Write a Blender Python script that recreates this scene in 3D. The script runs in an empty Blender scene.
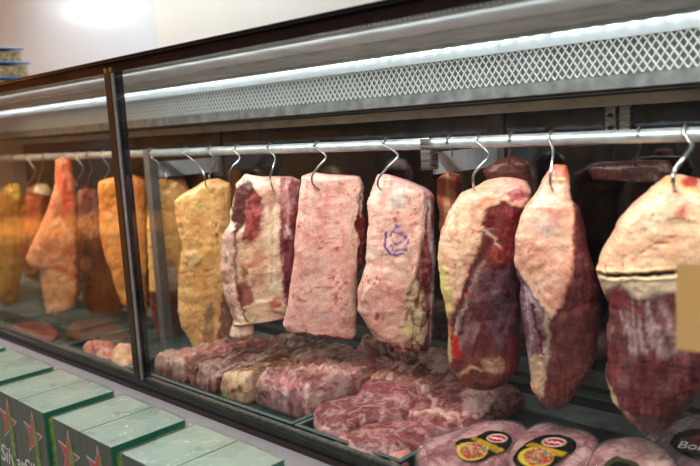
import bpy, math, random
import numpy as np
from mathutils import Vector, Matrix

S = bpy.context.scene
COL = S.collection
random.seed(7)

# ------------------------------------------------------------------ camera
CAMZ = 1.45
_f = 740.0
Xw = np.array([777., 59., -740.]); Xw /= np.linalg.norm(Xw)
Dw = np.array([300., 5313., 740.]); Dw /= np.linalg.norm(Dw)
Yw = np.cross(Dw, Xw); Yw /= np.linalg.norm(Yw)
if Yw[2] < 0: Yw = -Yw
Xw = np.cross(Yw, Dw); Xw /= np.linalg.norm(Xw)
if Xw[0] < 0: Xw = -Xw
R3 = np.array([Xw, Yw, -Dw])            # photo ray -> world
RT = R3.T
cam_d = bpy.data.cameras.new('camera')
cam = bpy.data.objects.new('camera', cam_d); COL.objects.link(cam)
cam_d.sensor_width = 36; cam_d.lens = 36 * _f / 700
cam_d.clip_start = 0.02; cam_d.clip_end = 60
M = Matrix.Identity(4)
for i in range(3):
    M[i][0] = R3[i][0]; M[i][1] = -R3[i][1]; M[i][2] = -R3[i][2]
M[2][3] = CAMZ
cam.matrix_world = M
cam_d.dof.use_dof = True
cam_d.dof.focus_distance = 1.92
cam_d.dof.aperture_fstop = 2.2
S.camera = cam

S.view_settings.view_transform = 'Standard'
S.view_settings.look = 'None'
S.view_settings.gamma = 1
S.view_settings.exposure = 0.0
S.view_settings.use_curve_mapping = False

w = bpy.data.worlds.new('world'); S.world = w; w.use_nodes = True
w.node_tree.nodes['Background'].inputs[0].default_value = (0.8, 0.85, 1, 1)
w.node_tree.nodes['Background'].inputs[1].default_value = 0.05

def area(name, loc, size, power, col, direction, spread=math.pi):
    l = bpy.data.lights.new(name, 'AREA'); l.shape = 'RECTANGLE'
    l.size, l.size_y = size; l.energy = power; l.color = col; l.spread = spread
    o = bpy.data.objects.new(name, l); COL.objects.link(o); o.location = loc
    o.rotation_euler = Vector(direction).to_track_quat('-Z', 'Y').to_euler()
    return o

# ceiling panels of the shop
area('shop_light', (-1.4, -0.7, 2.96), (1.6, 0.5), 34, (.98, .98, 1), (0, 0, -1))
area('shop_light', (-3.9, -0.2, 2.96), (1.6, 0.5), 38, (.98, .98, 1), (0, 0, -1))
area('shop_light', (-8.1, 0.6, 2.96), (.6, 0.25), 45, (1, .98, .95), (0, 0, -1))
area('shop_light', (0.9, -0.9, 2.96), (1.2, 0.5), 36, (1, .96, .9), (0, 0, -1))
# unseen warm fills, added to brighten the walls that the glass reflects
area('warm_fill', (-7.6, -1.0, 2.1), (2.6, 1.6), 85, (1, .64, .28), (-.1, -.15, -1), 1.5)
area('warm_fill', (-2.5, -2.3, 2.9), (4.0, 0.2), 8, (1, .75, .45), (0, -.6, -1))
area('rear_wall_fill', (-3.6, 1.9, 2.96), (3.4, 0.3), 44, (.84, .93, 1), (0, 0, -1))  # fill added to keep the back wall white
# tube lamp of the case, tucked up behind the top frame
area('case_tube_and_fill', (-1.0, 1.17, 1.64), (2.9, 0.02), 13, (1, .96, .92), (0, .42, -.9), 2.3)
area('case_tube_and_fill', (-1.4, 1.16, 1.632), (4.2, 0.012), 1.0, (.88, .94, 1), (0, .8, .42))  # upward fill added to brighten the ceiling liner
area('case_tube_and_fill', (-3.1, 1.17, 1.64), (1.2, 0.02), 6, (1, .70, .42), (0, .42, -.9), 2.1)  # warm fill added to tint the left section

# ------------------------------------------------------------------ projections
def ray(u, v):
    return R3 @ np.array([u - 350., v - 233., _f])
def on_y(u, v, Y):
    r = ray(u, v); t = Y / r[1]; p = r * t; return np.array([p[0], p[1], CAMZ + p[2]])
def on_z(u, v, z):
    r = ray(u, v); t = (z - CAMZ) / r[2]; p = r * t; return np.array([p[0], p[1], z])
def proj(P):
    q = (P - np.array([0, 0, CAMZ])) @ R3
    return 350 + _f * q[:, 0] / q[:, 2], 233 + _f * q[:, 1] / q[:, 2]

# ------------------------------------------------------------------ noise
def _hash(ix, iy, iz, seed):
    n = (ix * 374761393 + iy * 668265263 + iz * 2147483647 + seed * 974634777) & 0xffffffff
    n = ((n ^ (n >> 13)) * 1274126177) & 0xffffffff
    n = ((n ^ (n >> 16)) * 2246822519) & 0xffffffff
    return ((n ^ (n >> 15)) & 0xffffff) / float(0xffffff)
def vnoise(P, seed=0):
    F = np.floor(P).astype(np.int64); f = P - F; f = f * f * (3 - 2 * f)
    r = 0
    for dx in (0, 1):
        wx = f[:, 0] if dx else 1 - f[:, 0]
        for dy in (0, 1):
            wy = f[:, 1] if dy else 1 - f[:, 1]
            for dz in (0, 1):
                wz = f[:, 2] if dz else 1 - f[:, 2]
                r = r + wx * wy * wz * _hash(F[:, 0] + dx, F[:, 1] + dy, F[:, 2] + dz, seed)
    return r
def fbm(P, seed=0, octv=4, gain=.5):
    r = 0; a = 1; s = 0
    for i in range(octv):
        r = r + a * vnoise(P * (2 ** i) + 17.3 * i, seed + i); s += a; a *= gain
    return r / s
def ridge(P, seed=0, octv=3):
    r = 0; a = 1; s = 0
    for i in range(octv):
        n = 1 - np.abs(2 * vnoise(P * (2 ** i) + 9.1 * i, seed + i) - 1)
        r = r + a * n ** 4; s += a; a *= .55
    return r / s
def lin(c):
    c = np.array(c, float) / 255
    return np.where(c <= .04045, c / 12.92, ((c + .055) / 1.055) ** 2.4)
def sstep(a, b, x):
    t = np.clip((x - a) / (b - a), 0, 1); return t * t * (3 - 2 * t)

# ------------------------------------------------------------------ 2d distance tools
def seg_dist(U, V, pts, closed):
    d = np.full(len(U), 1e9); n = len(pts)
    for i in range(n if closed else n - 1):
        x0, y0 = pts[i]; x1, y1 = pts[(i + 1) % n]
        ex, ey = x1 - x0, y1 - y0; L = ex * ex + ey * ey + 1e-9
        t = np.clip(((U - x0) * ex + (V - y0) * ey) / L, 0, 1)
        d = np.minimum(d, np.hypot(U - x0 - t * ex, V - y0 - t * ey))
    return d
def inside(U, V, pts):
    c = np.zeros(len(U), bool); n = len(pts)
    for i in range(n):
        x0, y0 = pts[i]; x1, y1 = pts[(i + 1) % n]
        if y0 == y1: continue
        k = ((y0 > V) != (y1 > V)) & (U < (x1 - x0) * (V - y0) / (y1 - y0) + x0)
        c ^= k
    return c

# ------------------------------------------------------------------ materials
MATS = {}
def mat(name, col=(.5, .5, .5), rough=.5, metal=0., bump=0., bscale=60., mottle=0., attr=None, spec=.5,
        emit=None, estr=0., coat=0., sss=0., stretch=(1, 1, 1), rvar=0.):
    if name in MATS: return MATS[name]
    m = bpy.data.materials.new(name); m.use_nodes = True; MATS[name] = m
    nt = m.node_tree; b = nt.nodes['Principled BSDF']
    b.inputs['Base Color'].default_value = (*col, 1)
    b.inputs['Roughness'].default_value = rough
    b.inputs['Metallic'].default_value = metal
    b.inputs['Specular IOR Level'].default_value = spec
    b.inputs['Coat Weight'].default_value = coat
    b.inputs['Coat Roughness'].default_value = .12
    tc = nt.nodes.new('ShaderNodeTexCoord')
    mp = nt.nodes.new('ShaderNodeMapping'); mp.inputs['Scale'].default_value = stretch
    nt.links.new(tc.outputs['Object'], mp.inputs['Vector'])
    nz = nt.nodes.new('ShaderNodeTexNoise'); nz.inputs['Scale'].default_value = bscale; nz.inputs['Detail'].default_value = 4
    nt.links.new(mp.outputs[0], nz.inputs['Vector'])
    if sss:
        b.inputs['Subsurface Weight'].default_value = sss
        b.inputs['Subsurface Radius'].default_value = (1, .35, .25)
        b.inputs['Subsurface Scale'].default_value = .004
    if bump:
        bp = nt.nodes.new('ShaderNodeBump'); bp.inputs['Strength'].default_value = bump; bp.inputs['Distance'].default_value = .002
        nt.links.new(nz.outputs['Fac'], bp.inputs['Height']); nt.links.new(bp.outputs[0], b.inputs['Normal'])
    src = None
    if attr:
        a = nt.nodes.new('ShaderNodeVertexColor'); a.layer_name = attr; src = a.outputs['Color']
        nt.links.new(src, b.inputs['Base Color'])
    if mottle:
        mx = nt.nodes.new('ShaderNodeMix'); mx.data_type = 'RGBA'; mx.blend_type = 'MULTIPLY'
        mx.inputs['Factor'].default_value = 1
        if src is not None: nt.links.new(src, mx.inputs[6])
        else: mx.inputs[6].default_value = (*col, 1)
        mr = nt.nodes.new('ShaderNodeMapRange'); mr.inputs[1].default_value = .3; mr.inputs[2].default_value = .7
        mr.inputs[3].default_value = 1 - mottle; mr.inputs[4].default_value = 1 + mottle * .4
        nt.links.new(nz.outputs['Fac'], mr.inputs[0]); nt.links.new(mr.outputs[0], mx.inputs[7])
        nt.links.new(mx.outputs[2], b.inputs['Base Color'])
    if rvar:
        mr = nt.nodes.new('ShaderNodeMapRange'); mr.inputs[1].default_value = .3; mr.inputs[2].default_value = .7
        mr.inputs[3].default_value = max(0, rough - rvar); mr.inputs[4].default_value = rough + rvar
        nt.links.new(nz.outputs['Fac'], mr.inputs[0]); nt.links.new(mr.outputs[0], b.inputs['Roughness'])
    if emit is not None:
        b.inputs['Emission Color'].default_value = (*emit, 1); b.inputs['Emission Strength'].default_value = estr
    return m

def glassmat(name, tint=(.93, .98, .96), r0=.04, rough=0., haze=0., bump=0., bscale=20, hazecol=(.8, .85, .85)):
    m = bpy.data.materials.new(name); m.use_nodes = True; nt = m.node_tree; nt.nodes.clear()
    out = nt.nodes.new('ShaderNodeOutputMaterial')
    tr = nt.nodes.new('ShaderNodeBsdfTransparent'); tr.inputs[0].default_value = (*tint, 1)
    gl = nt.nodes.new('ShaderNodeBsdfGlossy'); gl.inputs['Roughness'].default_value = rough
    lw = nt.nodes.new('ShaderNodeLayerWeight'); lw.inputs[0].default_value = .5
    pw = nt.nodes.new('ShaderNodeMath'); pw.operation = 'POWER'; pw.inputs[1].default_value = 5
    nt.links.new(lw.outputs['Facing'], pw.inputs[0])
    ma = nt.nodes.new('ShaderNodeMath'); ma.operation = 'MULTIPLY_ADD'; ma.inputs[1].default_value = 1 - r0; ma.inputs[2].default_value = r0
    nt.links.new(pw.outputs[0], ma.inputs[0])
    mx = nt.nodes.new('ShaderNodeMixShader')
    nt.links.new(ma.outputs[0], mx.inputs[0]); nt.links.new(tr.outputs[0], mx.inputs[1]); nt.links.new(gl.outputs[0], mx.inputs[2])
    last = mx
    if bump:
        tc = nt.nodes.new('ShaderNodeTexCoord')
        nz = nt.nodes.new('ShaderNodeTexNoise'); nz.inputs['Scale'].default_value = bscale; nz.inputs['Detail'].default_value = 3
        nz.inputs['Distortion'].default_value = 1.2
        nt.links.new(tc.outputs['Object'], nz.inputs['Vector'])
        bp = nt.nodes.new('ShaderNodeBump'); bp.inputs['Strength'].default_value = bump; bp.inputs['Distance'].default_value = .01
        nt.links.new(nz.outputs['Fac'], bp.inputs['Height']); nt.links.new(bp.outputs[0], gl.inputs['Normal'])
    if haze:
        df = nt.nodes.new('ShaderNodeBsdfDiffuse'); df.inputs[0].default_value = (*hazecol, 1)
        m2 = nt.nodes.new('ShaderNodeMixShader'); m2.inputs[0].default_value = haze
        nt.links.new(mx.outputs[0], m2.inputs[1]); nt.links.new(df.outputs[0], m2.inputs[2]); last = m2
    nt.links.new(last.outputs[0], out.inputs['Surface'])
    return m

G_GLASS = glassmat('clear_glass', r0=.018, haze=.002)
G_FILM = glassmat('clear_film', tint=(.97, 1, .98), r0=.09, rough=.14, haze=.035, bump=.8, bscale=14, hazecol=(.62, .8, .72))
G_VAC = glassmat('vacuum_film', tint=(.98, .97, .98), r0=.07, rough=.15, haze=.04, bump=.5, bscale=60)
STEEL = mat('brushed_steel', (.62, .62, .63), .28, 1., bump=.15, bscale=40, mottle=.15, stretch=(.2, 1, 6), rvar=.1)
BACKSTEEL = mat('back_panel_steel', (.15, .155, .18), .09, 1., mottle=.5, bscale=4, rvar=.04)
RAILM = mat('rail_steel', (.50, .52, .55), .40, .6, mottle=.25, bscale=30, rvar=.1)
HOOKM = mat('hook_steel', (.42, .42, .42), .3, 1., mottle=.2, bscale=60)
POSTM = mat('post_metal', (.17, .14, .13), .4, .3, mottle=.3, bscale=30)
BLACK = mat('black_gloss', (.006, .007, .008), .08, 0.)
BLACKM = mat('black_matte', (.014, .013, .014), .45, 0., mottle=.3, bscale=12)
FRAMEG = mat('dark_green_frame', (.018, .028, .022), .3, .2, mottle=.4, bscale=25, bump=.1)
BROWN = mat('brown_anodised', (.09, .055, .035), .3, .6, mottle=.3, bscale=8)
SILVER = mat('silver_trim', (.62, .58, .57), .3, .6, mottle=.2, bscale=30)
LEDGE = mat('ledge_enamel', (.40, .38, .41), .4, 0., mottle=.12, bscale=20)
ENAMEL = mat('white_enamel', (.62, .62, .63), .35)
LINER = mat('galvanised_liner', (.78, .82, .84), .42, .1, mottle=.3, bscale=9, rvar=.1)
LINERB = mat('brown_liner', (.48, .45, .41), .5, .0, mottle=.35, bscale=12)
DUCTM = mat('duct_white', (.80, .83, .88), .4, .2, mottle=.1, bscale=20)
LIPM = mat('duct_lip', (.22, .225, .23), .42, .5, mottle=.5, bscale=25)
BEAMM = mat('beam_metal', (.62, .60, .54), .4, .2, mottle=.3, bscale=14)
GRILLE = mat('grille_metal', (.85, .86, .87), .35, .2)
GRILLB = mat('grille_back', (.30, .33, .33), .6, mottle=.4, bscale=14)
DECK = mat('case_deck', (.03, .036, .038), .32, .3, mottle=.5, bscale=9, rvar=.12)
TRAY = mat('tray_plastic', (.018, .034, .034), .22, 0., mottle=.3, bscale=18)
STEPM = mat('rear_step_metal', (.15, .155, .16), .35, .6, mottle=.5, bscale=16)
MEAT = mat('raw_meat', (.5, .1, .1), .33, 0., bump=.35, bscale=170, attr='Col', mottle=.16, spec=.45, sss=.15, rvar=.14)
MEATW = mat('moist_meat', (.5, .1, .1), .32, 0., bump=.4, bscale=120, attr='Col', mottle=.12, spec=.35, sss=.1, rvar=.1)

# ------------------------------------------------------------------ mesh helpers
def mesh_obj(name, V, F, material, parent=None, smooth=False, col=None):
    me = bpy.data.meshes.new(name)
    V = np.asarray(V, float)
    if isinstance(F, np.ndarray):
        nf, k = F.shape
        me.vertices.add(len(V)); me.vertices.foreach_set('co', V.ravel())
        me.loops.add(nf * k); me.loops.foreach_set('vertex_index', F.ravel().astype(np.int32))
        me.polygons.add(nf); me.polygons.foreach_set('loop_start', np.arange(0, nf * k, k, dtype=np.int32))
        me.update(calc_edges=True); me.validate()
    else:
        me.from_pydata([tuple(p) for p in V], [], [tuple(f) for f in F]); me.update()
    if smooth: me.shade_smooth()
    mm = material if isinstance(material, (list, tuple)) else [material]
    for x in mm: me.materials.append(x)
    if col is not None:
        ca = me.color_attributes.new('Col', 'FLOAT_COLOR', 'POINT')
        c4 = np.ones((len(V), 4)); c4[:, :3] = col
        ca.data.foreach_set('color', c4.ravel())
    o = bpy.data.objects.new(name, me); COL.objects.link(o)
    if parent is not None: o.parent = parent
    return o
class MB:
    def __init__(s): s.V = []; s.F = []
    def box(s, x0, x1, y0, y1, z0, z1):
        n = len(s.V)
        s.V += [(x, y, z) for z in (z0, z1) for y in (y0, y1) for x in (x0, x1)]
        s.F += [tuple(n + i for i in f) for f in ((0, 2, 3, 1), (4, 5, 7, 6), (0, 1, 5, 4), (2, 6, 7, 3), (0, 4, 6, 2), (1, 3, 7, 5))]
        return s
    def tube(s, pts, r, n=10, closed=False):
        P = [Vector(p) for p in pts]; b = len(s.V); m = len(P); prev = None
        for i, p in enumerate(P):
            t = (P[min(i + 1, m - 1)] - P[max(i - 1, 0)]).normalized()
            a = prev if prev is not None else (Vector((0, 0, 1)) if abs(t.z) < .9 else Vector((1, 0, 0)))
            a = (a - t * a.dot(t)).normalized(); prev = a; c = t.cross(a)
            rr = r[i] if isinstance(r, (list, tuple)) else r
            for k in range(n):
                q = 2 * math.pi * k / n
                s.V.append(tuple(p + a * math.cos(q) * rr + c * math.sin(q) * rr))
        for i in range(m - 1):
            for k in range(n):
                s.F.append((b + i * n + k, b + i * n + (k + 1) % n, b + (i + 1) * n + (k + 1) % n, b + (i + 1) * n + k))
        s.F.append(tuple(b + k for k in range(n))[::-1]); s.F.append(tuple(b + (m - 1) * n + k for k in range(n)))
        return s
    def prism(s, pts, d):
        """pts: 3d outline, d: extrusion vector"""
        n = len(s.V); k = len(pts); d = np.array(d, float)
        s.V += [tuple(p) for p in pts] + [tuple(np.array(p) + d) for p in pts]
        s.F += [tuple(n + i for i in range(k))[::-1], tuple(n + k + i for i in range(k))]
        s.F += [(n + i, n + (i + 1) % k, n + k + (i + 1) % k, n + k + i) for i in range(k)]
        return s
    def build(s, name, m, parent=None, bevel=0, smooth=False):
        o = mesh_obj(name, s.V, s.F, m, parent, smooth)
        if bevel:
            b = o.modifiers.new('bevel', 'BEVEL'); b.width = bevel; b.segments = 2; b.limit_method = 'ANGLE'
        return o
def empty(name, loc=(0, 0, 0)):
    o = bpy.data.objects.new(name, None); COL.objects.link(o); o.location = loc; o.empty_display_size = .05
    return o
def tag(o, label, cat, group=None, kind=None):
    o['label'] = label; o['category'] = cat
    if group: o['group'] = group
    if kind: o['kind'] = kind
    return o
def struct(o): o['kind'] = 'structure'; return o
def catmull(P, n=8):
    P = [np.array(p, float) for p in P]; out = []
    for i in range(len(P) - 1):
        a, b, c, d = P[max(i - 1, 0)], P[i], P[i + 1], P[min(i + 2, len(P) - 1)]
        for k in range(n):
            t = k / n
            out.append(.5 * ((2 * b) + (-a + c) * t + (2 * a - 5 * b + 4 * c - d) * t * t + (-a + 3 * b - 3 * c + d) * t ** 3))
    out.append(P[-1]); return out
def text_mesh(name, body, size, material, parent, loc, rot, ext=.0004, shear=0.):
    cu = bpy.data.curves.new(name, 'FONT'); cu.body = body; cu.size = size; cu.extrude = ext; cu.shear = shear
    cu.align_x = 'CENTER'; cu.resolution_u = 4
    t = bpy.data.objects.new(name + '_curve', cu); COL.objects.link(t)
    bpy.context.view_layer.update()
    dg = bpy.context.evaluated_depsgraph_get()
    me = bpy.data.meshes.new_from_object(t.evaluated_get(dg))
    bpy.data.objects.remove(t); bpy.data.curves.remove(cu)
    me.materials.clear(); me.materials.append(material)
    o = bpy.data.objects.new(name, me); COL.objects.link(o); o.parent = parent
    o.location = loc; o.rotation_euler = rot
    return o

# ------------------------------------------------------------------ painting of meat (albedo of fat / muscle / bone)
def paint(U, V, P, base, zones, seed, warp=3.0, speck=.0, speckcol=(150, 50, 50)):
    Q = P * 38
    wu = (fbm(Q, seed + 50) - .5) * 2.2 * warp + (fbm(Q * 3.4, seed + 55, 3) - .5) * warp * 1.5
    wv = (fbm(Q + 31.7, seed + 60) - .5) * 2.2 * warp + (fbm(Q * 3.4 + 8, seed + 65, 3) - .5) * warp * 1.5
    u = U + wu; v = V + wv
    c1, c2 = base
    k = sstep(.3, .7, fbm(P * 26, seed, 5, .6))[:, None]
    C = lin(c1) * (1 - k) + lin(c2) * k
    H = np.zeros(len(U))
    for z in zones:
        kind, pts, col = z[0], z[1], z[2]
        soft = z[3] if len(z) > 3 else 2.; op = z[4] if len(z) > 4 else 1.; h = z[5] if len(z) > 5 else 0.
        if kind == 'P':
            d = seg_dist(u, v, pts, True); sd = np.where(inside(u, v, pts), -d, d)
            k = sstep(soft * .3, -soft * .3, sd)
        elif kind == 'E':
            (cx, cy, rx, ry) = pts; q = np.hypot((u - cx) / rx, (v - cy) / ry)
            sd = (q - 1) * min(rx, ry); k = sstep(soft * .5, -soft * .5, sd)
        else:
            wd = pts[0]; d = seg_dist(u, v, pts[1], False) - wd * .5
            k = sstep(soft * .5, -soft * .5, d)
        if len(col) == 3 and not isinstance(col[0], (tuple, list)):
            cc = lin(col)[None, :]
        else:
            ca, cb, fu, fv = col[0], col[1], col[2], col[3]      # streaky mix of two tones
            ang = col[4] if len(col) > 4 else 0.
            uu = (U * math.cos(ang) + V * math.sin(ang)); vv = (-U * math.sin(ang) + V * math.cos(ang))
            q = np.stack([(uu + wu * .7) * fu, (vv + wv * .9) * fv, np.full(len(U), seed * 3.1)], 1)
            n = .55 * ridge(q, seed + 70) + .45 * fbm(q * 1.7, seed + 77, 3)
            n = sstep(.28, .66, n)[:, None]
            cc = lin(ca) * (1 - n) + lin(cb) * n
        k = (k * op)[:, None]
        C = C * (1 - k) + cc * k
        H += k[:, 0] * h
    if speck:        # small blood specks, on the pale fat only
        n = fbm(P * 150, seed + 9, 2); n2 = fbm(P * 34, seed + 12, 2); fat = sstep(.28, .42, C[:, 1])
        k = (sstep(.74 - speck * .16, .78 - speck * .16, n) * sstep(.42, .6, n2) * fat)[:, None] * .75
        C = C * (1 - k) + lin(speckcol) * k
        n = ridge(P * np.array([60, 60, 34]), seed + 16, 2); k = (sstep(.55, .8, n) * sstep(.5, .62, fbm(P * 16, seed + 18, 2)) * fat)[:, None] * speck * .7
        C = C * (1 - k) + lin(speckcol) * k
    C *= (.66 + .42 * fbm(P * 75, seed + 3, 4, .7) + .26 * vnoise(P * 330, seed + 4))[:, None]
    C = np.clip(C, 0, 1) ** 1.11 * 1.06
    return np.clip(C, 0, 1), H

def hang_meat(name, outline, hookpx, T, base, zones, seed, label, cat='meat', Yc=1.45, turn=0., rows=None, nf=96, nb=40,
              e=.7, speck=.0, warp=3.0, lump=.004, group='hanging cuts of beef on the rail', mat_=None, speckcol=(150, 50, 50), T2=None, topR=1., botR=1.):
    c = on_y(hookpx[0], hookpx[1], Yc)
    n = np.array([-c[0], -c[1], 0]); n /= np.linalg.norm(n)
    ct, st = math.cos(turn), math.sin(turn)
    n = np.array([n[0] * ct - n[1] * st, n[0] * st + n[1] * ct, 0])
    ea = np.array([-n[1], n[0], 0])
    if ea[0] < 0: ea = -ea
    def loc(u, v):
        r = ray(u, v); t = (c - [0, 0, CAMZ]) @ n / (r @ n); p = r * t + [0, 0, CAMZ] - c
        return p @ ea, p[2]
    out = []
    m = len(outline)
    for i in range(m):
        a = outline[i]; b = outline[(i + 1) % m]
        for k in range(6):
            t = k / 6; out.append(loc(a[0] + (b[0] - a[0]) * t, a[1] + (b[1] - a[1]) * t))
    O = np.array(out); zt, zb = O[:, 1].max(), O[:, 1].min()
    if rows is None: rows = int((max(p[1] for p in outline) - min(p[1] for p in outline)) * 1.15)
    s = np.linspace(0, 1, rows); s = .5 * s + .5 * (.5 - .5 * np.cos(math.pi * s))
    Z = zt - (zt - zb) * (.002 + .996 * s)
    L = np.zeros(rows); Rr = np.zeros(rows); K = len(O)
    for i, z in enumerate(Z):
        xs = []
        for k in range(K):
            (x0, z0), (x1, z1) = O[k], O[(k + 1) % K]
            if (z0 - z) * (z1 - z) <= 0 and z0 != z1: xs.append(x0 + (x1 - x0) * (z - z0) / (z1 - z0))
        L[i] = min(xs); Rr[i] = max(xs)
    # soften the traced edge
    for _ in range(2):
        L[1:-1] = .25 * L[:-2] + .5 * L[1:-1] + .25 * L[2:]; Rr[1:-1] = .25 * Rr[:-2] + .5 * Rr[1:-1] + .25 * Rr[2:]
    zq = np.stack([Z * 34, np.full(rows, seed * 1.7), np.zeros(rows)], 1)
    L += (fbm(zq, seed + 40, 4, .6) - .5) * lump * 2.6; Rr += (fbm(zq + 50, seed + 41, 4, .6) - .5) * lump * 2.6
    hw = np.maximum((Rr - L) / 2, .002); mid = (Rr + L) / 2
    Tr = np.full(rows, T)
    if T2 is not None: Tr = T + (T2 - T) * s
    dt = np.clip((zt - Z) / (T * topR), 0, 1); db = np.clip((Z - zb) / (T * botR), 0, 1)
    th = Tr * np.sqrt(1 - (1 - dt) ** 2 + 1e-4) * np.sqrt(1 - (1 - db) ** 2 + 1e-4)
    th = np.minimum(th, hw * 1.15 + .002)
    ph = np.concatenate([np.linspace(0, math.pi, nf, endpoint=False), np.linspace(math.pi, 2 * math.pi, nb, endpoint=False)])
    cs, sn = np.cos(ph), np.sin(ph)
    ex = np.sign(cs) * np.abs(cs) ** e; ey = np.sign(sn) * np.abs(sn) ** e
    N = nf + nb
    A = mid[:, None] + hw[:, None] * ex[None, :]; D = th[:, None] * ey[None, :]
    Zg = np.repeat(Z[:, None], N, 1)
    A = A.ravel(); D = D.ravel(); Zg = Zg.ravel()
    base_p = A[:, None] * ea + Zg[:, None] * np.array([0, 0, 1.]) + c
    U, Vp = proj(base_p)
    Pn = np.stack([A * 1., Zg * 1., D * .6 + seed], 1)
    C, H = paint(U, Vp, Pn, base, zones, seed, warp, speck, speckcol)
    amp = np.minimum(1, th / T).repeat(N)
    nn = (fbm(Pn * 17, seed + 5, 4, .55) - .5) * 2 * lump * 2.2 + (fbm(Pn * 70, seed + 6, 3) - .5) * lump * .5
    nn += (ridge(Pn * np.array([24, 7, 20]), seed + 8, 3) - .4) * lump * -1.3 + (fbm(Pn * 160, seed + 14, 2) - .5) * lump * .25
    disp = (nn + H * .001) * amp
    od = np.tile(ey, rows)
    D2 = D + disp * np.sign(od) * np.abs(od) ** .5
    A2 = A + disp * .35 * np.tile(ex, rows)
    V3 = A2[:, None] * ea + D2[:, None] * n + Zg[:, None] * np.array([0, 0, 1.])
    top = V3[:N].mean(0); bot = V3[-N:].mean(0)
    V3 = np.vstack([V3, top, bot]); C = np.vstack([C, C[:N].mean(0), C[-N:].mean(0)]) if len(C) == rows * N else C
    i = np.arange(rows - 1)[:, None] * N; j = np.arange(N)[None, :]; j2 = (j + 1) % N
    F = np.stack([i + j, i + N + j, i + N + j2, i + j2], -1).reshape(-1, 4)
    j = np.arange(0, N, 2); jm = (j + 1) % N; jn = (j + 2) % N
    ft = np.stack([np.full(len(j), rows * N), j, jm, jn], 1); fb = np.stack([np.full(len(j), rows * N + 1), (rows - 1) * N + jn, (rows - 1) * N + jm, (rows - 1) * N + j], 1)
    F = np.vstack([F, ft, fb])
    o = mesh_obj(name, V3, F, mat_ or MEAT, smooth=True, col=C); o.location = c
    tag(o, label, cat, group)
    return o

def floor_meat(name, foot, z0, Hh, base, zones, seed, label, cat='meat', p=5., q=2.6, rings=70, nang=200, lump=.004, group=None,
               speck=0., warp=3., hfun=None, tilt=None, marb=None, mat_=None, speckcol=(150, 50, 50), aniso=None):
    """solid piece on a closed footprint (world xy), z0 = underside, Hh = height"""
    F2 = np.array([(p_[0], p_[1]) for p_ in foot]); F2 = np.array([x[:2] for x in catmull([*F2, F2[0]], 10)])[:-1]
    c = F2.mean(0)
    a = np.arctan2(F2[:, 1] - c[1], F2[:, 0] - c[0]); r = np.hypot(F2[:, 0] - c[0], F2[:, 1] - c[1])
    o_ = np.argsort(a); a = a[o_]; r = r[o_]
    th = np.linspace(-math.pi, math.pi, nang, endpoint=False)
    rb = np.interp(th, a, r, period=2 * math.pi)
    s = np.linspace(0, 1, rings + 1)[1:]; rho = 1 - (1 - s) ** 2.0; rho[-1] = 1
    X = c[0] + (rho[:, None] * rb * np.cos(th)).ravel(); Y = c[1] + (rho[:, None] * rb * np.sin(th)).ravel()
    RH = np.repeat(rho, nang)
    prof = (1 - RH ** p + 1e-9) ** (1 / q)
    X = np.append(X, c[0]); Y = np.append(Y, c[1]); prof = np.append(prof, 1); 
    hh = Hh * np.ones(len(X))
    if hfun: hh = hh * hfun(X, Y)
    if tilt is not None: hh = hh + (X - c[0]) * tilt[0] + (Y - c[1]) * tilt[1]
    Zz = z0 + prof * hh
    P = np.stack([X, Y, Zz], 1)
    U, Vp = proj(P)
    C, H = paint(U, Vp, P, base, zones, seed, warp, speck, speckcol)
    if marb is not None:
        q_ = P * np.array(marb[2]); wq = np.stack([fbm(q_ * .6 + 3, seed + 20), fbm(q_ * .6 + 9, seed + 21), fbm(q_ * .6 + 5, seed + 22)], 1) * 2.6
        rr = ridge(q_ + wq, seed + 30, 3)
        k = (sstep(.30, .62, rr) * marb[1])[:, None]
        C = C * (1 - k) + lin(marb[0]) * k
    d = ((fbm(P * 20, seed + 5, 4, .55) - .5) * 3 * lump + (fbm(P * 80, seed + 6, 2) - .5) * lump + H * .001) * np.clip(prof * 1.2, 0, 1)
    if aniso is not None: d = d + ((ridge(P * np.array(aniso[0]), seed + 33, 3) - .35) * aniso[1]) * np.clip(prof * 1.2, 0, 1)
    P[:, 2] = np.maximum(P[:, 2] + d, z0)
    side = np.clip((np.append(RH, 0) - .75) / .25, 0, 1) * prof
    P[:, 0] += (fbm(P * 30 + 7, seed + 7, 3) - .5) * lump * 3 * side; P[:, 1] += (fbm(P * 30 + 3, seed + 8, 3) - .5) * lump * 3 * side
    N = nang; i = np.arange(rings - 1)[:, None] * N; j = np.arange(N)[None, :]; j2 = (j + 1) % N
    F = np.stack([i + j, i + N + j, i + N + j2, i + j2], -1).reshape(-1, 4)
    ci = rings * N; jj = np.arange(0, N, 2)
    F = np.vstack([F, np.stack([np.full(len(jj), ci), jj, jj + 1, (jj + 2) % N], 1)])
    P = np.vstack([P, [c[0], c[1], z0]]); C = np.vstack([C, C[-1]])
    b = (rings - 1) * N
    F = np.vstack([F, np.stack([np.full(len(jj), ci + 1), b + (jj + 2) % N, b + jj + 1, b + jj], 1)])
    org = np.array([c[0], c[1], z0])
    o = mesh_obj(name, P - org, F, mat_ or MEATW, smooth=True, col=C); o.location = org
    if label: tag(o, label, cat, group)
    return o

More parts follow.
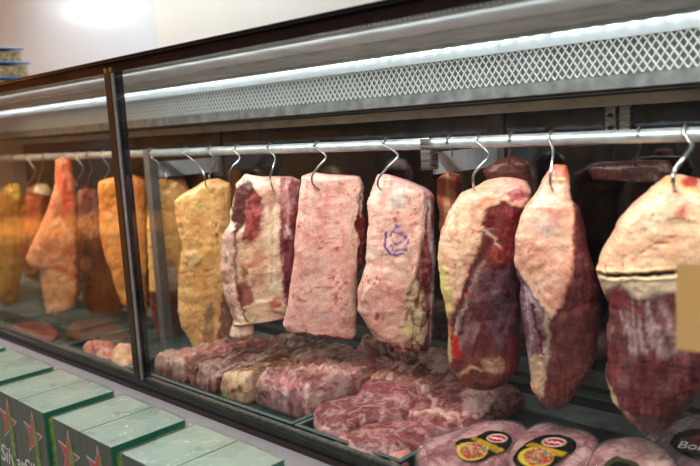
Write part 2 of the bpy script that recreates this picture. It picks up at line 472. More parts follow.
# ================================================================== ROOM
WALLW = mat('glossy_white_wall', (.76, .79, .80), .14, mottle=.04, bscale=1.2)
WALLC = mat('cream_wall', (.80, .77, .69), .3, mottle=.05, bscale=2)
OPP = mat('shop_front_wall', (.42, .25, .12), .6, mottle=.0, bscale=3)
_n = OPP.node_tree; _b = _n.nodes.new('ShaderNodeTexBrick'); _t = _n.nodes.new('ShaderNodeTexCoord'); _m = _n.nodes.new('ShaderNodeMapping')
_m.inputs['Rotation'].default_value = (math.pi / 2, 0, 0); _b.inputs['Scale'].default_value = 1; _b.inputs['Brick Width'].default_value = .42; _b.inputs['Row Height'].default_value = .5
_b.inputs['Color1'].default_value = (.36, .20, .11, 1); _b.inputs['Color2'].default_value = (.16, .14, .13, 1); _b.inputs['Mortar'].default_value = (.03, .02, .015, 1); _b.inputs['Mortar Size'].default_value = .04
_n.links.new(_t.outputs['Object'], _m.inputs[0]); _n.links.new(_m.outputs[0], _b.inputs[0]); _n.links.new(_b.outputs[0], _n.nodes['Principled BSDF'].inputs[0])
FLOORM = mat('shop_floor', (.28, .26, .24), .35, mottle=.2, bscale=4)
CEILM = mat('ceiling_paint', (.75, .75, .73), .7)
struct(MB().box(-9.5, 3, 2.5, 2.6, 0, 3).build('wall_back', WALLW))
struct(MB().box(-3.79, 3, 2.42, 2.5, 0, 3).build('wall_panel', WALLC)); bpy.data.objects['wall_panel'].name = 'wall_pier'
struct(MB().box(-9.5, 3, -3.1, -3.0, 0, 3).build('wall_front', OPP))
WARMW = mat('amber_tint', (.66, .34, .10), .5, mottle=.6, bscale=3)  # amber chosen to tint the reflection in the left pane
struct(MB().box(-9.6, -9.5, -3.1, 2.6, 0, 3).build('wall_left', WARMW))
struct(MB().box(-9.45, -5.6, -2.6, .3, 0, .62).build('unseen_amber_stand', WARMW, None, .02))  # unseen stand, added so that the left pane reflects amber
struct(MB().box(3, 3.1, -3.1, 2.6, 0, 3).build('wall_right', CEILM))
struct(MB().box(-9.6, 3.1, -3.1, 2.6, -.1, 0).build('floor', FLOORM))
struct(MB().box(-9.6, 3.1, -3.1, 2.6, 3.0, 3.1).build('ceiling', CEILM))

# ================================================================== DISPLAY CASE
XL, XR = -4.2, .62
FZ = .70
case = empty('butcher_display_case', ((XL + XR) / 2, 1.4, 0))
tag(case, 'long glass fronted butcher display case with black top edge and steel hanging rail', 'display case')
def cp(mb, name, m, label=None, bevel=0., parent=case, smooth=False):
    off = Vector(((XL + XR) / 2, 1.4, 0))
    mb.V = [tuple(Vector(v) - off) for v in mb.V]
    o = mb.build(name, m, parent, bevel, smooth)
    if label: o['label'] = label
    return o
cp(MB().box(XL, XR, 1.06, 1.79, 0, FZ - .02), 'base_cabinet', ENAMEL)
cp(MB().box(XL, XR, 1.0, 1.082, .655, .711), 'bumper_ledge', LEDGE, 'grey ledge along the foot of the glass', .004)
cp(MB().box(XL, XR, 1.076, 1.12, .711, .722), 'ledge_gasket', mat('gasket_brown', (.025, .012, .01), .5), 'thin dark brown strip')
cp(MB().box(XL, XR, 1.086, 1.125, .722, .742), 'bottom_frame', FRAMEG, 'dark green frame under the glass', .003)
cp(MB().box(XL, XR, 1.098, 1.112, .742, .748), 'glass_seal', mat('seal_speckled', (.11, .13, .115), .3, mottle=.9, bscale=120), 'speckled pale seal line')
cp(MB().box(XL, XR, 1.125, 1.79, FZ - .02, FZ), 'deck', DECK)
cp(MB().box(XL, XR, 1.088, 1.125, 1.648, 1.675), 'top_frame', mat('top_frame_gloss', (.012, .008, .008), .07, 0.), 'glossy dark frame band above the glass', .002)
cp(MB().box(XL, XR, 1.078, 1.14, 1.675, 1.686), 'top_edge', BLACK, 'black top edge', .003)
cp(MB().box(XL, XR, 1.13, 1.80, 1.66, 1.682), 'top_panel', LINERB)
cp(MB().box(XL, XR, 1.132, 1.318, 1.648, 1.66), 'ceiling_liner', LINER, 'grey metal liner behind the top frame')
cp(MB().box(XL, XR, 1.326, 1.516, 1.643, 1.66), 'ceiling_liner', LINERB, 'brownish metal liner')
cp(MB().box(XL, XR, 1.75, 1.80, FZ, 1.66), 'back_panel', BACKSTEEL, 'dark reflective steel back panel')
cp(MB().box(XL - .02, XL, 1.09, 1.80, 0, 1.68), 'end_panel', ENAMEL)
cp(MB().box(XL, XL + .012, 1.12, 1.75, FZ, 1.64), 'end_liner', mat('end_liner_white', (.6, .6, .56), .4), 'pale inner end liner')
cp(MB().box(XR, XR + .02, 1.09, 1.80, 0, 1.68), 'end_panel', ENAMEL)
g = cp(MB().box(XL, -1.998, 1.101, 1.107, .744, 1.65), 'glass_pane', G_GLASS, 'left pane')
g = cp(MB().box(-1.952, XR, 1.101, 1.107, .744, 1.65), 'glass_pane', G_GLASS, 'right pane')
# mullion
cp(MB().box(-1.996, -1.964, 1.086, 1.116, .74, 1.652), 'mullion', BROWN, 'brown upright between the panes', .002)
cp(MB().box(-1.964, -1.957, 1.090, 1.116, .74, 1.652), 'mullion_edge', SILVER, 'silver edge of the upright')
cp(MB().box(-1.957, -1.950, 1.097, 1.120, .74, 1.652), 'mullion_gasket', BLACK, 'black rubber gasket')
BRASS = mat('brass_clip', (.55, .38, .06), .3, .7)
cp(MB().box(-1.988, -1.976, 1.083, 1.09, 1.650, 1.662), 'clip', BRASS); cp(MB().box(-1.958, -1.948, 1.083, 1.09, 1.650, 1.662), 'clip', BRASS)
# air duct with expanded metal grille
YD = 1.52
cp(MB().box(XL, XR, YD, YD + .012, 1.607, 1.645), 'duct_strip', DUCTM, 'bright lit strip above the grille')
cp(MB().box(XL, XR, YD + .03, YD + .04, 1.50, 1.61), 'duct_backing', GRILLB)
cp(MB().box(XL, XR, YD - .004, YD + .01, 1.503, 1.533), 'duct_lip', LIPM, 'stained grey lip under the grille', .002)
cp(MB().box(XL, XR, YD + .01, 1.75, 1.497, 1.503), 'duct_floor', BLACKM)
gm = MB(); pitch = .0178; dx = .056; z0, z1 = 1.531, 1.609; k = XL - dx
while k < XR:
    for sg in (1, -1):
        xa, xb = (k, k + dx) if sg > 0 else (k + dx, k)
        if min(xa, xb) > XL and max(xa, xb) < XR:
            yy = YD + (.004 if sg > 0 else .007); wd = .0021 if sg < 0 else .0014
            gm.prism([(xa - wd, yy, z0), (xa + wd, yy, z0), (xb + wd, yy, z1), (xb - wd, yy, z1)], (0, .002, 0))
    k += pitch
cp(gm, 'grille', GRILLE, 'expanded metal air grille')
# little lamps in a channel right above the grille
cp(MB().box(XL, XR, YD - .020, YD - .013, 1.634, 1.643), 'lamp_channel', LINERB)
bead = cp(MB().box(-3.88, -3.872, YD - .012, YD - .006, 1.636, 1.642), 'lamp_bead', mat('lamp_bead', (1, 1, 1), .5, emit=(.86, .93, 1), estr=26.), 'tiny white lamp')
for i in range(1, 85):
    o = bead.copy(); COL.objects.link(o); o.parent = case; o.location = (i * .042, 0, 0)
cp(MB().box(XL, XR, 1.60, 1.615, 1.470, 1.494), 'rear_beam', BEAMM, 'dull metal beam below the duct', .002)
# rail, posts, arms
YR, ZR = 1.45, 1.406
cp(MB().tube([(XL + .01, YR, ZR), (XR, YR, ZR)], .0140, 24), 'hanging_rail', RAILM, 'round steel hanging rail', smooth=True)
PX = -2.385
cp(MB().box(PX - .018, PX + .018, YR - .020, YR + .016, FZ, ZR + .016), 'rail_post', POSTM, 'dull upright carrying the rail', .002)
BX = -1.115
cp(MB().box(BX - .014, BX + .014, YR - .020, YR - .014, ZR - .062, ZR + .014).box(BX - .014, BX - .010, YR - .014, YR + .014, ZR - .062, ZR + .014)
   .box(BX + .010, BX + .014, YR - .014, YR + .014, ZR - .062, ZR + .014), 'rail_bracket', STEEL, 'small steel bracket', .001)
cp(MB().box(BX - .010, BX + .010, YR - .016, YR + .014, ZR + .013, ZR + .018), 'bracket_cap', BLACKM)
ARM = mat('arm_steel', (.66, .68, .72), .4, .15, mottle=.3, bscale=14)
cp(MB().box(PX - .004, PX + .004, YR + .012, 1.75, 1.318, 1.374), 'rail_arm', ARM, 'flat steel arm to the back panel')
cp(MB().box(BX - .004, BX + .004, YR + .014, 1.75, 1.330, 1.384), 'rail_arm', ARM, 'flat steel arm to the back panel')
for xx in (-2.385, -1.115, .25):
    cp(MB().box(xx - .025, xx + .025, 1.742, 1.75, 1.30, 1.47), 'wall_plate', STEPM)
ub = MB().box(-.80, -.775, 1.735, 1.75, 1.40, 1.50).box(-.765, -.74, 1.735, 1.75, 1.40, 1.50)
cp(ub, 'wall_bracket', STEEL)
for zz in (1.42, 1.45, 1.48):
    cp(MB().tube([(-.787, 1.728, zz), (-.787, 1.738, zz)], .005, 8), 'bolt', BLACKM)
# rear steps at floor level
cp(MB().box(XL + .02, XR, 1.63, 1.745, FZ, FZ + .006), 'rear_strip', mat('scuffed_strip', (.24, .25, .26), .4, .3, mottle=.4, bscale=20), 'scuffed grey metal strip at the back of the deck')
cp(MB().box(XL + .02, XR, 1.722, 1.75, FZ + .006, FZ + .035), 'rear_step', BLACKM, 'black step', .001)
cp(MB().box(XL + .02, XR, 1.715, 1.75, FZ + .035, FZ + .040), 'rear_step', STEPM, 'grey step edge')
cp(MB().box(XL + .02, XR, 1.735, 1.75, FZ + .06, FZ + .10), 'rear_step', STEPM, 'upper grey step', .001)

# ================================================================== TRAYS
def tray(x0, x1, y0, y1, h, label, rim=.012):
    zb = FZ + .0005; t = empty('meat_tray', ((x0 + x1) / 2, (y0 + y1) / 2, zb))
    tag(t, label, 'tray')
    off = Vector(t.location)
    b = MB().box(x0 + rim, x1 - rim, y0 + rim, y1 - rim, zb, zb + .004)
    b.box(x0 + rim * .6, x1 - rim * .6, y0 + rim * .6, y0 + rim, zb, zb + h).box(x0 + rim * .6, x1 - rim * .6, y1 - rim, y1 - rim * .6, zb, zb + h)
    b.box(x0 + rim * .6, x0 + rim, y0 + rim * .6, y1 - rim * .6, zb, zb + h).box(x1 - rim, x1 - rim * .6, y0 + rim * .6, y1 - rim * .6, zb, zb + h)
    b.V = [tuple(Vector(v) - off) for v in b.V]; b.build('basin', TRAY, t)
    r = MB().box(x0, x1, y0, y0 + rim, zb + h, zb + h + .003).box(x0, x1, y1 - rim, y1, zb + h, zb + h + .003)
    r.box(x0, x0 + rim, y0 + rim, y1 - rim, zb + h, zb + h + .003).box(x1 - rim, x1, y0 + rim, y1 - rim, zb + h, zb + h + .003)
    r.V = [tuple(Vector(v) - off) for v in r.V]; r.build('rim', mat('tray_rim', (.06, .10, .10), .25), t, .001)
    return t
tray(-2.17, -1.352, 1.150, 1.62, .028, 'dark green tray under the rib slabs behind the upright')
tray(-1.345, -1.00, 1.150, 1.62, .028, 'dark green tray under the marbled steaks')
tray(-2.62, -2.20, 1.150, 1.60, .022, 'dark tray with the small fatty trimmings behind the left pane')
TZ = FZ + .006


# ================================================================== HANGING MEAT
FATP = ((242, 196, 182), (224, 154, 144))      # pink fat
FATC = ((244, 208, 184), (228, 172, 150))      # cream fat
FATY = ((238, 190, 130), (230, 168, 106))      # yellow fat
FATO = ((230, 160, 92), (218, 132, 70))        # orange fat
RED = (128, 40, 44); DRED = (84, 24, 32); PUR = (98, 50, 62); SILV = (168, 140, 146)
CREAM = (234, 206, 178)

hang_meat('beef_flank', [(174, 202), (182, 194), (192, 189), (205, 180), (218, 178), (232, 184), (231, 205), (236, 240), (238, 285), (236, 320), (231, 336),
    (222, 349), (208, 346), (203, 352), (195, 351), (188, 338), (181, 326), (178, 303), (178, 276), (182, 246), (176, 224)], (206, 195), .035, FATY,
    [('P', [(210, 176), (234, 182), (236, 250), (222, 236), (214, 205)], (214, 162, 112), 4, .6),
     ('L', (3, [(182, 248), (188, 262), (184, 272), (180, 276)]), (206, 120, 80), 4, .7, -3),
     ('E', (193, 258, 9, 8), (232, 190, 140), 6, .8, 6), ('E', (189, 270, 8, 5), (230, 180, 130), 5, .8, 5),
     ('L', (2, [(178, 272), (200, 270), (212, 268)]), (196, 110, 70), 3, .6, -3),
     ('L', (2.5, [(174, 203), (180, 218), (184, 232)]), (214, 130, 112), 4, .8),
     ('P', [(205, 310), (212, 300), (214, 330), (208, 346), (203, 340)], ((150, 110, 92), (196, 150, 100), .2, .1), 5, .8),
     ('P', [(224, 280), (240, 280), (238, 330), (224, 345), (216, 340)], ((110, 60, 60), (170, 130, 110), .25, .08), 5, .9),
     ('L', (3, [(232, 322), (226, 338), (219, 350)]), (224, 190, 130), 2, .9),
     ('L', (2.5, [(183, 322), (186, 336), (196, 350)]), (232, 196, 130), 3, .7),
     ('E', (216, 223, 2, 3), (160, 40, 30), 2, .8), ('E', (217, 235, 1.6, 2.4), (160, 40, 30), 2, .8), ('E', (196, 309, 1.8, 1.8), (180, 60, 40), 2, .8),
     ('E', (204, 283, 1.5, 2), (180, 60, 40), 2, .7), ('E', (217, 286, 1.5, 1.5), (180, 60, 40), 2, .7)],
    11, 'tall yellow fat covered flank hanging between the upright post and the striped red cut', speck=.1, Yc=1.45, speckcol=(190, 90, 60))

hang_meat('rib_cut', [(236, 184), (245, 174), (262, 177), (276, 180), (290, 176), (301, 181), (302, 246), (298, 290), (291, 316), (284, 312), (280, 304),
    (271, 309), (256, 316), (252, 320), (254, 329), (250, 338), (240, 341), (230, 334), (234, 318), (224, 293), (221, 267), (222, 238), (230, 224), (232, 203)],
    (270, 190), .05, FATC,
    [('P', [(236, 178), (252, 180), (254, 192), (247, 200), (244, 222), (236, 235), (231, 215)], DRED, 4, .95, -3),
     ('P', [(252, 184), (262, 196), (262, 212), (260, 232), (252, 245), (242, 240), (246, 205)], ((122, 24, 34), (180, 84, 82), .16, .09), 4, .95, -2),
     ('P', [(234, 240), (250, 238), (272, 240), (274, 290), (255, 292), (240, 282)], ((226, 190, 158), (196, 120, 96), .12, .12), 5, .8),
     ('E', (244, 270, 4, 6), (150, 50, 40), 3, .8), ('E', (240, 292, 4, 8), (140, 46, 46), 4, .8, -3), ('E', (252, 262, 6, 3), (190, 100, 70), 3, .6),
     ('P', [(236, 282), (248, 278), (256, 300), (248, 312), (240, 300)], (138, 44, 46), 4, .8),
     ('P', [(263, 180), (276, 182), (279, 230), (275, 300), (268, 300), (266, 240)], ((236, 212, 186), (226, 190, 160), .2, .05), 4, .9, 2),
     ('L', (1.6, [(271, 182), (272, 240), (270, 300)]), (206, 150, 128), 2, .7, -2),
     ('P', [(262, 177), (275, 178), (278, 200), (270, 212), (264, 200)], (214, 140, 130), 5, .7),
     ('P', [(281, 178), (302, 180), (303, 250), (296, 300), (286, 312), (280, 260), (279, 210)], ((134, 42, 52), (214, 150, 150), .14, .05), 4, .95),
     ('P', [(284, 236), (299, 240), (296, 296), (288, 306), (283, 270)], ((96, 24, 38), (150, 74, 84), .16, .05), 5, .9, -2),
     ('L', (3, [(287, 182), (289, 215), (285, 235)]), (226, 186, 178), 3, .7), ('L', (2, [(286, 225), (288, 232)]), (236, 222, 214), 2, .9),
     ('P', [(244, 302), (262, 296), (282, 298), (290, 306), (282, 312), (270, 304), (252, 318), (246, 316)], (228, 190, 158), 3, .95, 4),
     ('E', (276, 300, 6, 4), (170, 60, 40), 3, .8),
     ('P', [(222, 224), (236, 222), (233, 250), (232, 290), (242, 318), (250, 330), (244, 340), (230, 334), (222, 290)], ((232, 192, 176), (214, 150, 140), .16, .07), 4, .9, 4),
     ('L', (2.4, [(236, 228), (235, 268), (240, 290), (246, 318)]), (120, 46, 52), 3, .85, -4),
     ('L', (5, [(236, 184), (246, 176), (262, 178)]), (232, 196, 182), 4, .9, 2)],
    23, 'cream and dark red striped rib cut between the yellow flank and the broad pink slab', speck=.05, e=.6)

hang_meat('brisket_slab', [(302, 176), (314, 172), (330, 175), (345, 175), (360, 176), (365, 188), (365, 207), (367, 233), (364, 262), (357, 276), (356.5, 310),
    (356, 332), (352, 340), (345, 339), (338, 337), (313, 333), (300, 331), (288, 330), (283, 324), (288, 302), (294, 259), (296, 224), (299, 199)],
    (319, 190), .045, FATP,
    [('P', [(297, 176), (357, 176), (357, 262), (355, 336), (284, 328), (294, 240)], ((240, 192, 180), (222, 152, 144), .09, .05), 6, .7),
     ('P', [(345, 177), (359, 177), (359, 300), (354, 336), (344, 330), (348, 250)], (232, 192, 174), 8, .6),
     ('P', [(361, 182), (370, 186), (370, 240), (366, 266), (356, 276), (358, 240), (354, 222), (359, 205)], ((96, 22, 32), (168, 78, 80), .2, .09), 2.5, .97, -5),
     ('E', (357, 220, 4, 3), (120, 26, 34), 2, .9), ('L', (1.6, [(363, 180), (360, 214)]), (238, 214, 204), 2, .9),
     ('P', [(296, 329), (320, 331), (352, 337), (350, 342), (300, 334)], (120, 44, 46), 2, .95, -3),
     ('L', (1.5, [(326, 278), (325, 292)]), (130, 34, 36), 1.5, .95, -2), ('E', (337, 294, 2, 4.5), (176, 54, 52), 2, .9), ('E', (336, 247, 1.6, 1.4), (130, 30, 40), 1.5, .9),
     ('E', (320, 247, 1.5, 1.5), (120, 30, 40), 1.5, .9), ('L', (1.5, [(297, 296), (306, 297)]), (170, 60, 60), 2, .8), ('L', (3, [(322, 215), (330, 228)]), (206, 120, 116), 4, .6),
     ('L', (2, [(341, 226), (343, 240)]), (200, 110, 108), 3, .6), ('L', (3, [(326, 190), (331, 206)]), (208, 126, 122), 4, .6),
     ('P', [(286, 305), (352, 300), (352, 334), (284, 326)], ((226, 176, 168), (206, 124, 122), .14, .14), 8, .6),
     ('E', (322, 311, 3, 2), (170, 160, 170), 2, .6)],
    31, 'broad flat pink brisket slab with small red specks, hung from one bent hook', speck=.45, e=.5, lump=.003, speckcol=(196, 70, 70), topR=.6, botR=.7)

hang_meat('stamped_rib_cut', [(377, 174), (388, 174), (410, 181), (429, 190), (435, 196), (434, 207), (436, 246), (434, 289), (433, 332), (429, 349), (420, 352), (413, 350),
    (404, 345), (394, 348), (388, 337), (376, 338), (367, 325), (358, 308), (358, 289), (366, 262), (368, 224), (367, 203), (372, 186)],
    (383, 188), .06, FATP,
    [('P', [(376, 176), (424, 192), (420, 236), (412, 275), (400, 290), (362, 300), (366, 200)], ((242, 198, 184), (226, 164, 150), .08, .06), 8, .8),
     ('E', (397, 196, 9, 11), ((220, 210, 200), (196, 178, 172), .2, .15), 6, .7), ('L', (2, [(405, 194), (410, 197), (408, 201)]), (176, 70, 70), 2, .7),
     ('P', [(424, 190), (436, 196), (438, 240), (436, 340), (430, 352), (412, 350), (404, 344), (404, 300), (413, 272), (420, 236)], ((104, 28, 40), (164, 96, 100), .2, .08), 3, .97, -4),
     ('L', (4.5, [(429, 200), (430, 235), (434, 262), (432, 300), (431, 340)]), ((198, 178, 180), (160, 120, 126), .3, .1), 2.5, .9, 3),
     ('L', (3, [(425, 194), (421, 236), (412, 276)]), (232, 196, 178), 2.5, .9, 2),
     ('P', [(404, 290), (414, 274), (424, 290), (426, 330), (418, 346), (404, 340)], ((226, 200, 160), (120, 60, 56), .22, .12), 4, .9),
     ('E', (407, 326, 4, 9), (214, 190, 130), 3, .8, 3), ('E', (417, 312, 4, 7), (206, 186, 150), 3, .8, 2), ('E', (420, 333, 4, 6), (200, 170, 140), 3, .7),
     ('E', (424, 345, 5, 4), DRED, 2.5, .85), ('E', (397, 343, 5, 3), RED, 2.5, .85), ('E', (409, 347, 3, 3), (150, 60, 60), 2, .8), ('E', (416, 298, 3, 6), (110, 26, 36), 3, .85),
     ('P', [(372, 276), (396, 280), (402, 294), (398, 330), (384, 336), (364, 318), (362, 296)], ((232, 180, 166), (216, 146, 138), .1, .08), 6, .8, 5),
     ('P', [(384, 280), (404, 288), (402, 302), (390, 300)], ((200, 110, 108), (230, 178, 166), .2, .2), 4, .7),
     ('E', (377, 311, 2, 4), (150, 44, 48), 2, .9), ('L', (2, [(364, 262), (362, 300), (366, 320)]), (206, 140, 132), 3, .6, -2),
     ('L', (1.5, [(366, 295), (370, 305)]), (160, 80, 80), 2, .6),
     ('L', (4, [(388, 174), (410, 182), (436, 195)]), (226, 168, 170), 3, .9, 2),
     # violet inspection stamp
     ('L', (2.0, [(386, 230), (384, 243), (389, 250), (399, 252), (405, 246), (407, 236), (402, 229)]), (78, 36, 140), 1.2, .95),
     ('L', (1.2, [(383, 241), (388, 249), (396, 253)]), (92, 52, 140), 1.5, .7),
     ('L', (1.7, [(390, 232), (396, 221), (401, 231), (392, 229)]), (78, 38, 146), 1.2, .8),
     ('L', (1.1, [(391, 236), (395, 241), (400, 236), (403, 241)]), (84, 44, 146), 1.2, .85), ('L', (1.1, [(389, 244), (395, 240), (401, 246), (393, 247), (390, 240)]), (84, 44, 146), 1.2, .85),
     ('L', (1.1, [(395, 226), (396, 246)]), (98, 60, 146), 1.2, .6)],
    43, 'pink rib cut with a violet inspection stamp and ragged yellowish bone edge', speck=.15, warp=1.6, e=.6)

hang_meat('hindquarter_cut', [(474, 188), (487, 180), (502, 177), (516, 178), (528, 182), (532, 191), (528, 206), (519, 222), (518, 260), (520, 300), (522, 330), (520, 360),
    (507, 381), (494, 388), (481, 390), (468, 386), (460, 379), (450, 368), (448, 350), (449, 330), (446, 310), (441, 280), (438, 258), (441, 235), (448, 211), (461, 193)],
    (474, 190), .06, ((240, 190, 166), (226, 160, 136)),
    [('P', [(476, 186), (532, 180), (532, 230), (524, 390), (450, 384), (446, 320), (462, 285), (478, 240), (484, 218)], ((92, 26, 32), (128, 58, 62), .1, .05, .2), 4, .97, -3),
     ('P', [(462, 192), (484, 180), (500, 178), (504, 190), (498, 200), (486, 206), (484, 224), (476, 244), (464, 280), (452, 312), (440, 300), (436, 250)], ((242, 194, 168), (226, 162, 136), .08, .05), 5, .95, 3),
     ('P', [(437, 250), (446, 262), (452, 290), (450, 318), (440, 300)], (224, 200, 130), 4, .8),
     ('L', (3, [(449, 326), (450, 348), (448, 366)]), (220, 196, 130), 2, .8),
     ('P', [(486, 182), (510, 176), (532, 184), (530, 206), (512, 204), (498, 196)], ((228, 176, 160), (216, 146, 134), .14, .14), 4, .95, 4),
     ('E', (516, 194, 10, 6), ((150, 48, 56), (184, 100, 100), .2, .2), 2, .95, -2),
     ('E', (489, 219, 5.5, 7), (108, 28, 32), 3, .95, -4), ('E', (504, 206, 5, 5), (120, 36, 36), 3, .9), ('L', (2, [(506, 206), (514, 224), (519, 240)]), (210, 150, 130), 2, .7),
     ('L', (3, [(478, 206), (482, 224), (492, 232), (500, 246)]), (226, 192, 172), 3, .8),
     ('P', [(502, 204), (524, 206), (518, 250), (510, 262), (500, 240)], ((116, 24, 32), (160, 74, 76), .16, .06, .3), 4, .9),
     ('E', (498, 251, 7, 9), ((160, 76, 62), (130, 40, 40), .2, .2), 3, .95, 3), ('E', (499, 251, 3.4, 5), (110, 24, 26), 2.5, .9, -2),
     ('P', [(478, 268), (506, 264), (520, 272), (520, 330), (500, 350), (486, 320)], ((70, 34, 44), (116, 80, 94), .09, .06, .2), 8, .8),
     ('P', [(462, 288), (474, 262), (486, 280), (480, 330), (462, 350), (454, 326)], ((92, 38, 48), (160, 116, 120), .14, .04, .35), 5, .85),
     ('L', (4, [(484, 258), (470, 284), (458, 320), (452, 350)]), ((196, 170, 160), (150, 104, 104), .2, .06), 4, .8, 2),
     ('L', (2, [(482, 300), (480, 330), (474, 350)]), (90, 30, 38), 3, .8, -3),
     ('P', [(453, 330), (459, 332), (462, 344), (458, 356), (452, 352)], (196, 34, 28), 3, .95), ('E', (467, 287, 2, 4), (176, 60, 54), 2, .8),
     ('E', (494, 360, 12, 9), ((200, 160, 136), (160, 104, 92), .16, .16), 6, .85, 2), ('E', (483, 368, 5, 5), (120, 34, 36), 3, .9, -2),
     ('P', [(452, 362), (470, 372), (478, 390), (462, 384)], (150, 60, 52), 4, .8), ('E', (450, 328, 3, 4), (206, 120, 96), 2, .9, 3),
     ('L', (3, [(458, 372), (470, 362), (480, 362)]), (214, 180, 150), 3, .7), ('P', [(505, 330), (522, 330), (516, 366), (504, 376)], (120, 30, 38), 6, .7),
     ('L', (1.8, [(473, 238), (466, 262), (456, 296)]), (196, 140, 110), 2, .4)],
    53, 'large cut with a cream fat side and a dark open red face on its right', speck=.05, T2=.05)

hang_meat('shank_cut', [(554, 164), (568, 165), (570, 185), (572, 200), (580, 206), (584, 222), (587, 242), (595, 272), (601, 296), (601, 320), (597, 356), (590, 368), (580, 382),
    (568, 401), (560, 408), (551, 410), (541, 401), (532, 386), (527, 350), (523, 320), (519, 285), (515, 262), (515, 238), (522, 214), (532, 198), (544, 177)],
    (550, 190), .06, ((240, 190, 168), (222, 154, 136)),
    [('P', [(572, 196), (586, 206), (606, 290), (604, 370), (566, 412), (538, 410), (524, 340), (514, 262), (540, 300), (552, 310), (562, 298), (574, 262)],
        ((84, 26, 34), (124, 62, 66), .09, .05, -.15), 5, .97, -2),
     ('P', [(516, 262), (524, 280), (540, 296), (546, 330), (548, 360), (536, 388), (526, 350)], ((120, 78, 90), (176, 152, 160), .14, .03, -.15), 4, .9),
     ('L', (3.5, [(531, 300), (537, 322), (543, 346)]), (104, 24, 32), 2.5, .95, -4),
     ('L', (4.5, [(546, 304), (548, 330), (546, 352), (538, 380)]), (200, 168, 144), 4, .75, 3),
     ('P', [(530, 352), (542, 346), (546, 372), (540, 396), (532, 384)], (216, 176, 146), 5, .8),
     ('L', (1.6, [(572, 200), (574, 240), (572, 268), (560, 300)]), (190, 108, 78), 2.5, .9, -2),
     ('P', [(574, 210), (582, 208), (590, 250), (580, 300), (570, 310), (575, 262)], ((86, 28, 38), (128, 70, 76), .16, .05), 4, .8),
     ('E', (546, 222, 12, 12), (236, 204, 190), 8, .7), ('E', (556, 214, 7, 8), (222, 156, 148), 5, .6), ('L', (2, [(548, 200), (560, 222)]), (214, 134, 124), 3, .6),
     ('P', [(552, 164), (570, 164), (571, 176), (562, 184), (553, 178)], (196, 100, 70), 4, .8), ('L', (3, [(554, 178), (568, 180)]), (240, 206, 160), 2, .8),
     ('L', (3, [(540, 196), (532, 212)]), (238, 206, 176), 3, .6), ('E', (534, 268, 8, 10), (224, 170, 140), 6, .6), ('E', (543, 261, 2.5, 2), (180, 100, 86), 2, .7),
     ('L', (2, [(520, 240), (534, 246), (544, 262)]), (204, 146, 120), 2, .5, -2), ('L', (4, [(551, 309), (546, 300), (540, 296)]), (214, 184, 156), 2, .8, 2),
     ('P', [(545, 380), (580, 366), (568, 402), (552, 412), (540, 402)], ((96, 26, 34), (140, 74, 74), .2, .1), 6, .8)],
    61, 'tapering joint with peach fat above and dark red muscle below, next to the slit joint', speck=.05, T2=.055)

hang_meat('slit_round_cut', [(665, 176), (680, 174), (700, 179), (716, 188), (730, 208), (738, 240), (740, 290), (733, 330), (716, 362), (700, 385), (688, 402), (670, 424), (660, 430), (644, 433),
    (634, 420), (624, 409), (612, 394), (608, 380), (607, 340), (608, 300), (601, 280), (597, 268), (599, 258), (608, 238), (618, 220), (632, 204), (648, 190)],
    (676, 200), .075, ((242, 196, 166), (230, 170, 140)),
    [('P', [(598, 270), (750, 262), (750, 300), (700, 300), (640, 292), (608, 292)], ((226, 196, 166), (206, 176, 160), .1, .1), 5, .95),
     ('P', [(606, 286), (622, 276), (640, 292), (660, 284), (750, 284), (750, 380), (690, 440), (636, 440), (606, 400)], ((96, 32, 44), (182, 148, 152), .16, .03, -.06), 10, .95, -1),
     ('P', [(606, 330), (640, 350), (750, 330), (750, 380), (690, 440), (636, 440), (606, 400)], ((96, 26, 34), (136, 62, 68), .14, .03, -.06), 22, .8),
     ('E', (621, 292, 9, 11), (134, 58, 66), 4, .95), ('L', (2, [(614, 303), (622, 303)]), (90, 20, 30), 2, .9, -2), ('E', (640, 303, 7, 4), (140, 70, 76), 3, .8),
     ('L', (3.2, [(602, 270), (620, 269), (640, 268), (676, 265)]), (40, 14, 14), 1.6, 1., -9),
     ('L', (3, [(600, 266), (640, 264), (676, 261)]), (240, 200, 150), 2, .8, 3), ('L', (3, [(602, 274), (640, 272), (676, 270)]), (238, 208, 166), 2, .7, 3),
     ('L', (1.6, [(642, 247), (655, 240), (667, 236), (674, 230)]), (178, 50, 50), 1.6, .9, -1), ('E', (635, 253, 3, 2), (200, 90, 84), 3, .7), ('E', (627, 249, 2, 1.5), (206, 100, 90), 2, .7),
     ('E', (682, 207, 4, 6), (196, 96, 92), 4, .85), ('E', (682, 207, 1.6, 3), (150, 50, 54), 2, .9), ('E', (655, 212, 16, 12), (240, 206, 182), 12, .7),
     ('L', (5, [(664, 178), (676, 181), (700, 190)]), (232, 166, 110), 3, .9, 3), ('E', (690, 180, 8, 5), (170, 50, 44), 3, .9),
     ('P', [(608, 374), (618, 388), (622, 400), (612, 394)], (226, 190, 150), 2.5, .9), ('E', (629, 408, 7, 8), ((210, 160, 130), (180, 100, 84), .2, .2), 4, .9, 2),
     ('E', (631, 411, 3, 3), (150, 60, 50), 2, .8), ('L', (4, [(606, 268), (598, 268)]), (240, 200, 140), 4, .8)],
    71, 'largest joint at the right edge, cut by a long dark slit under its cream fat', speck=.06, warp=2.2, Yc=1.46)

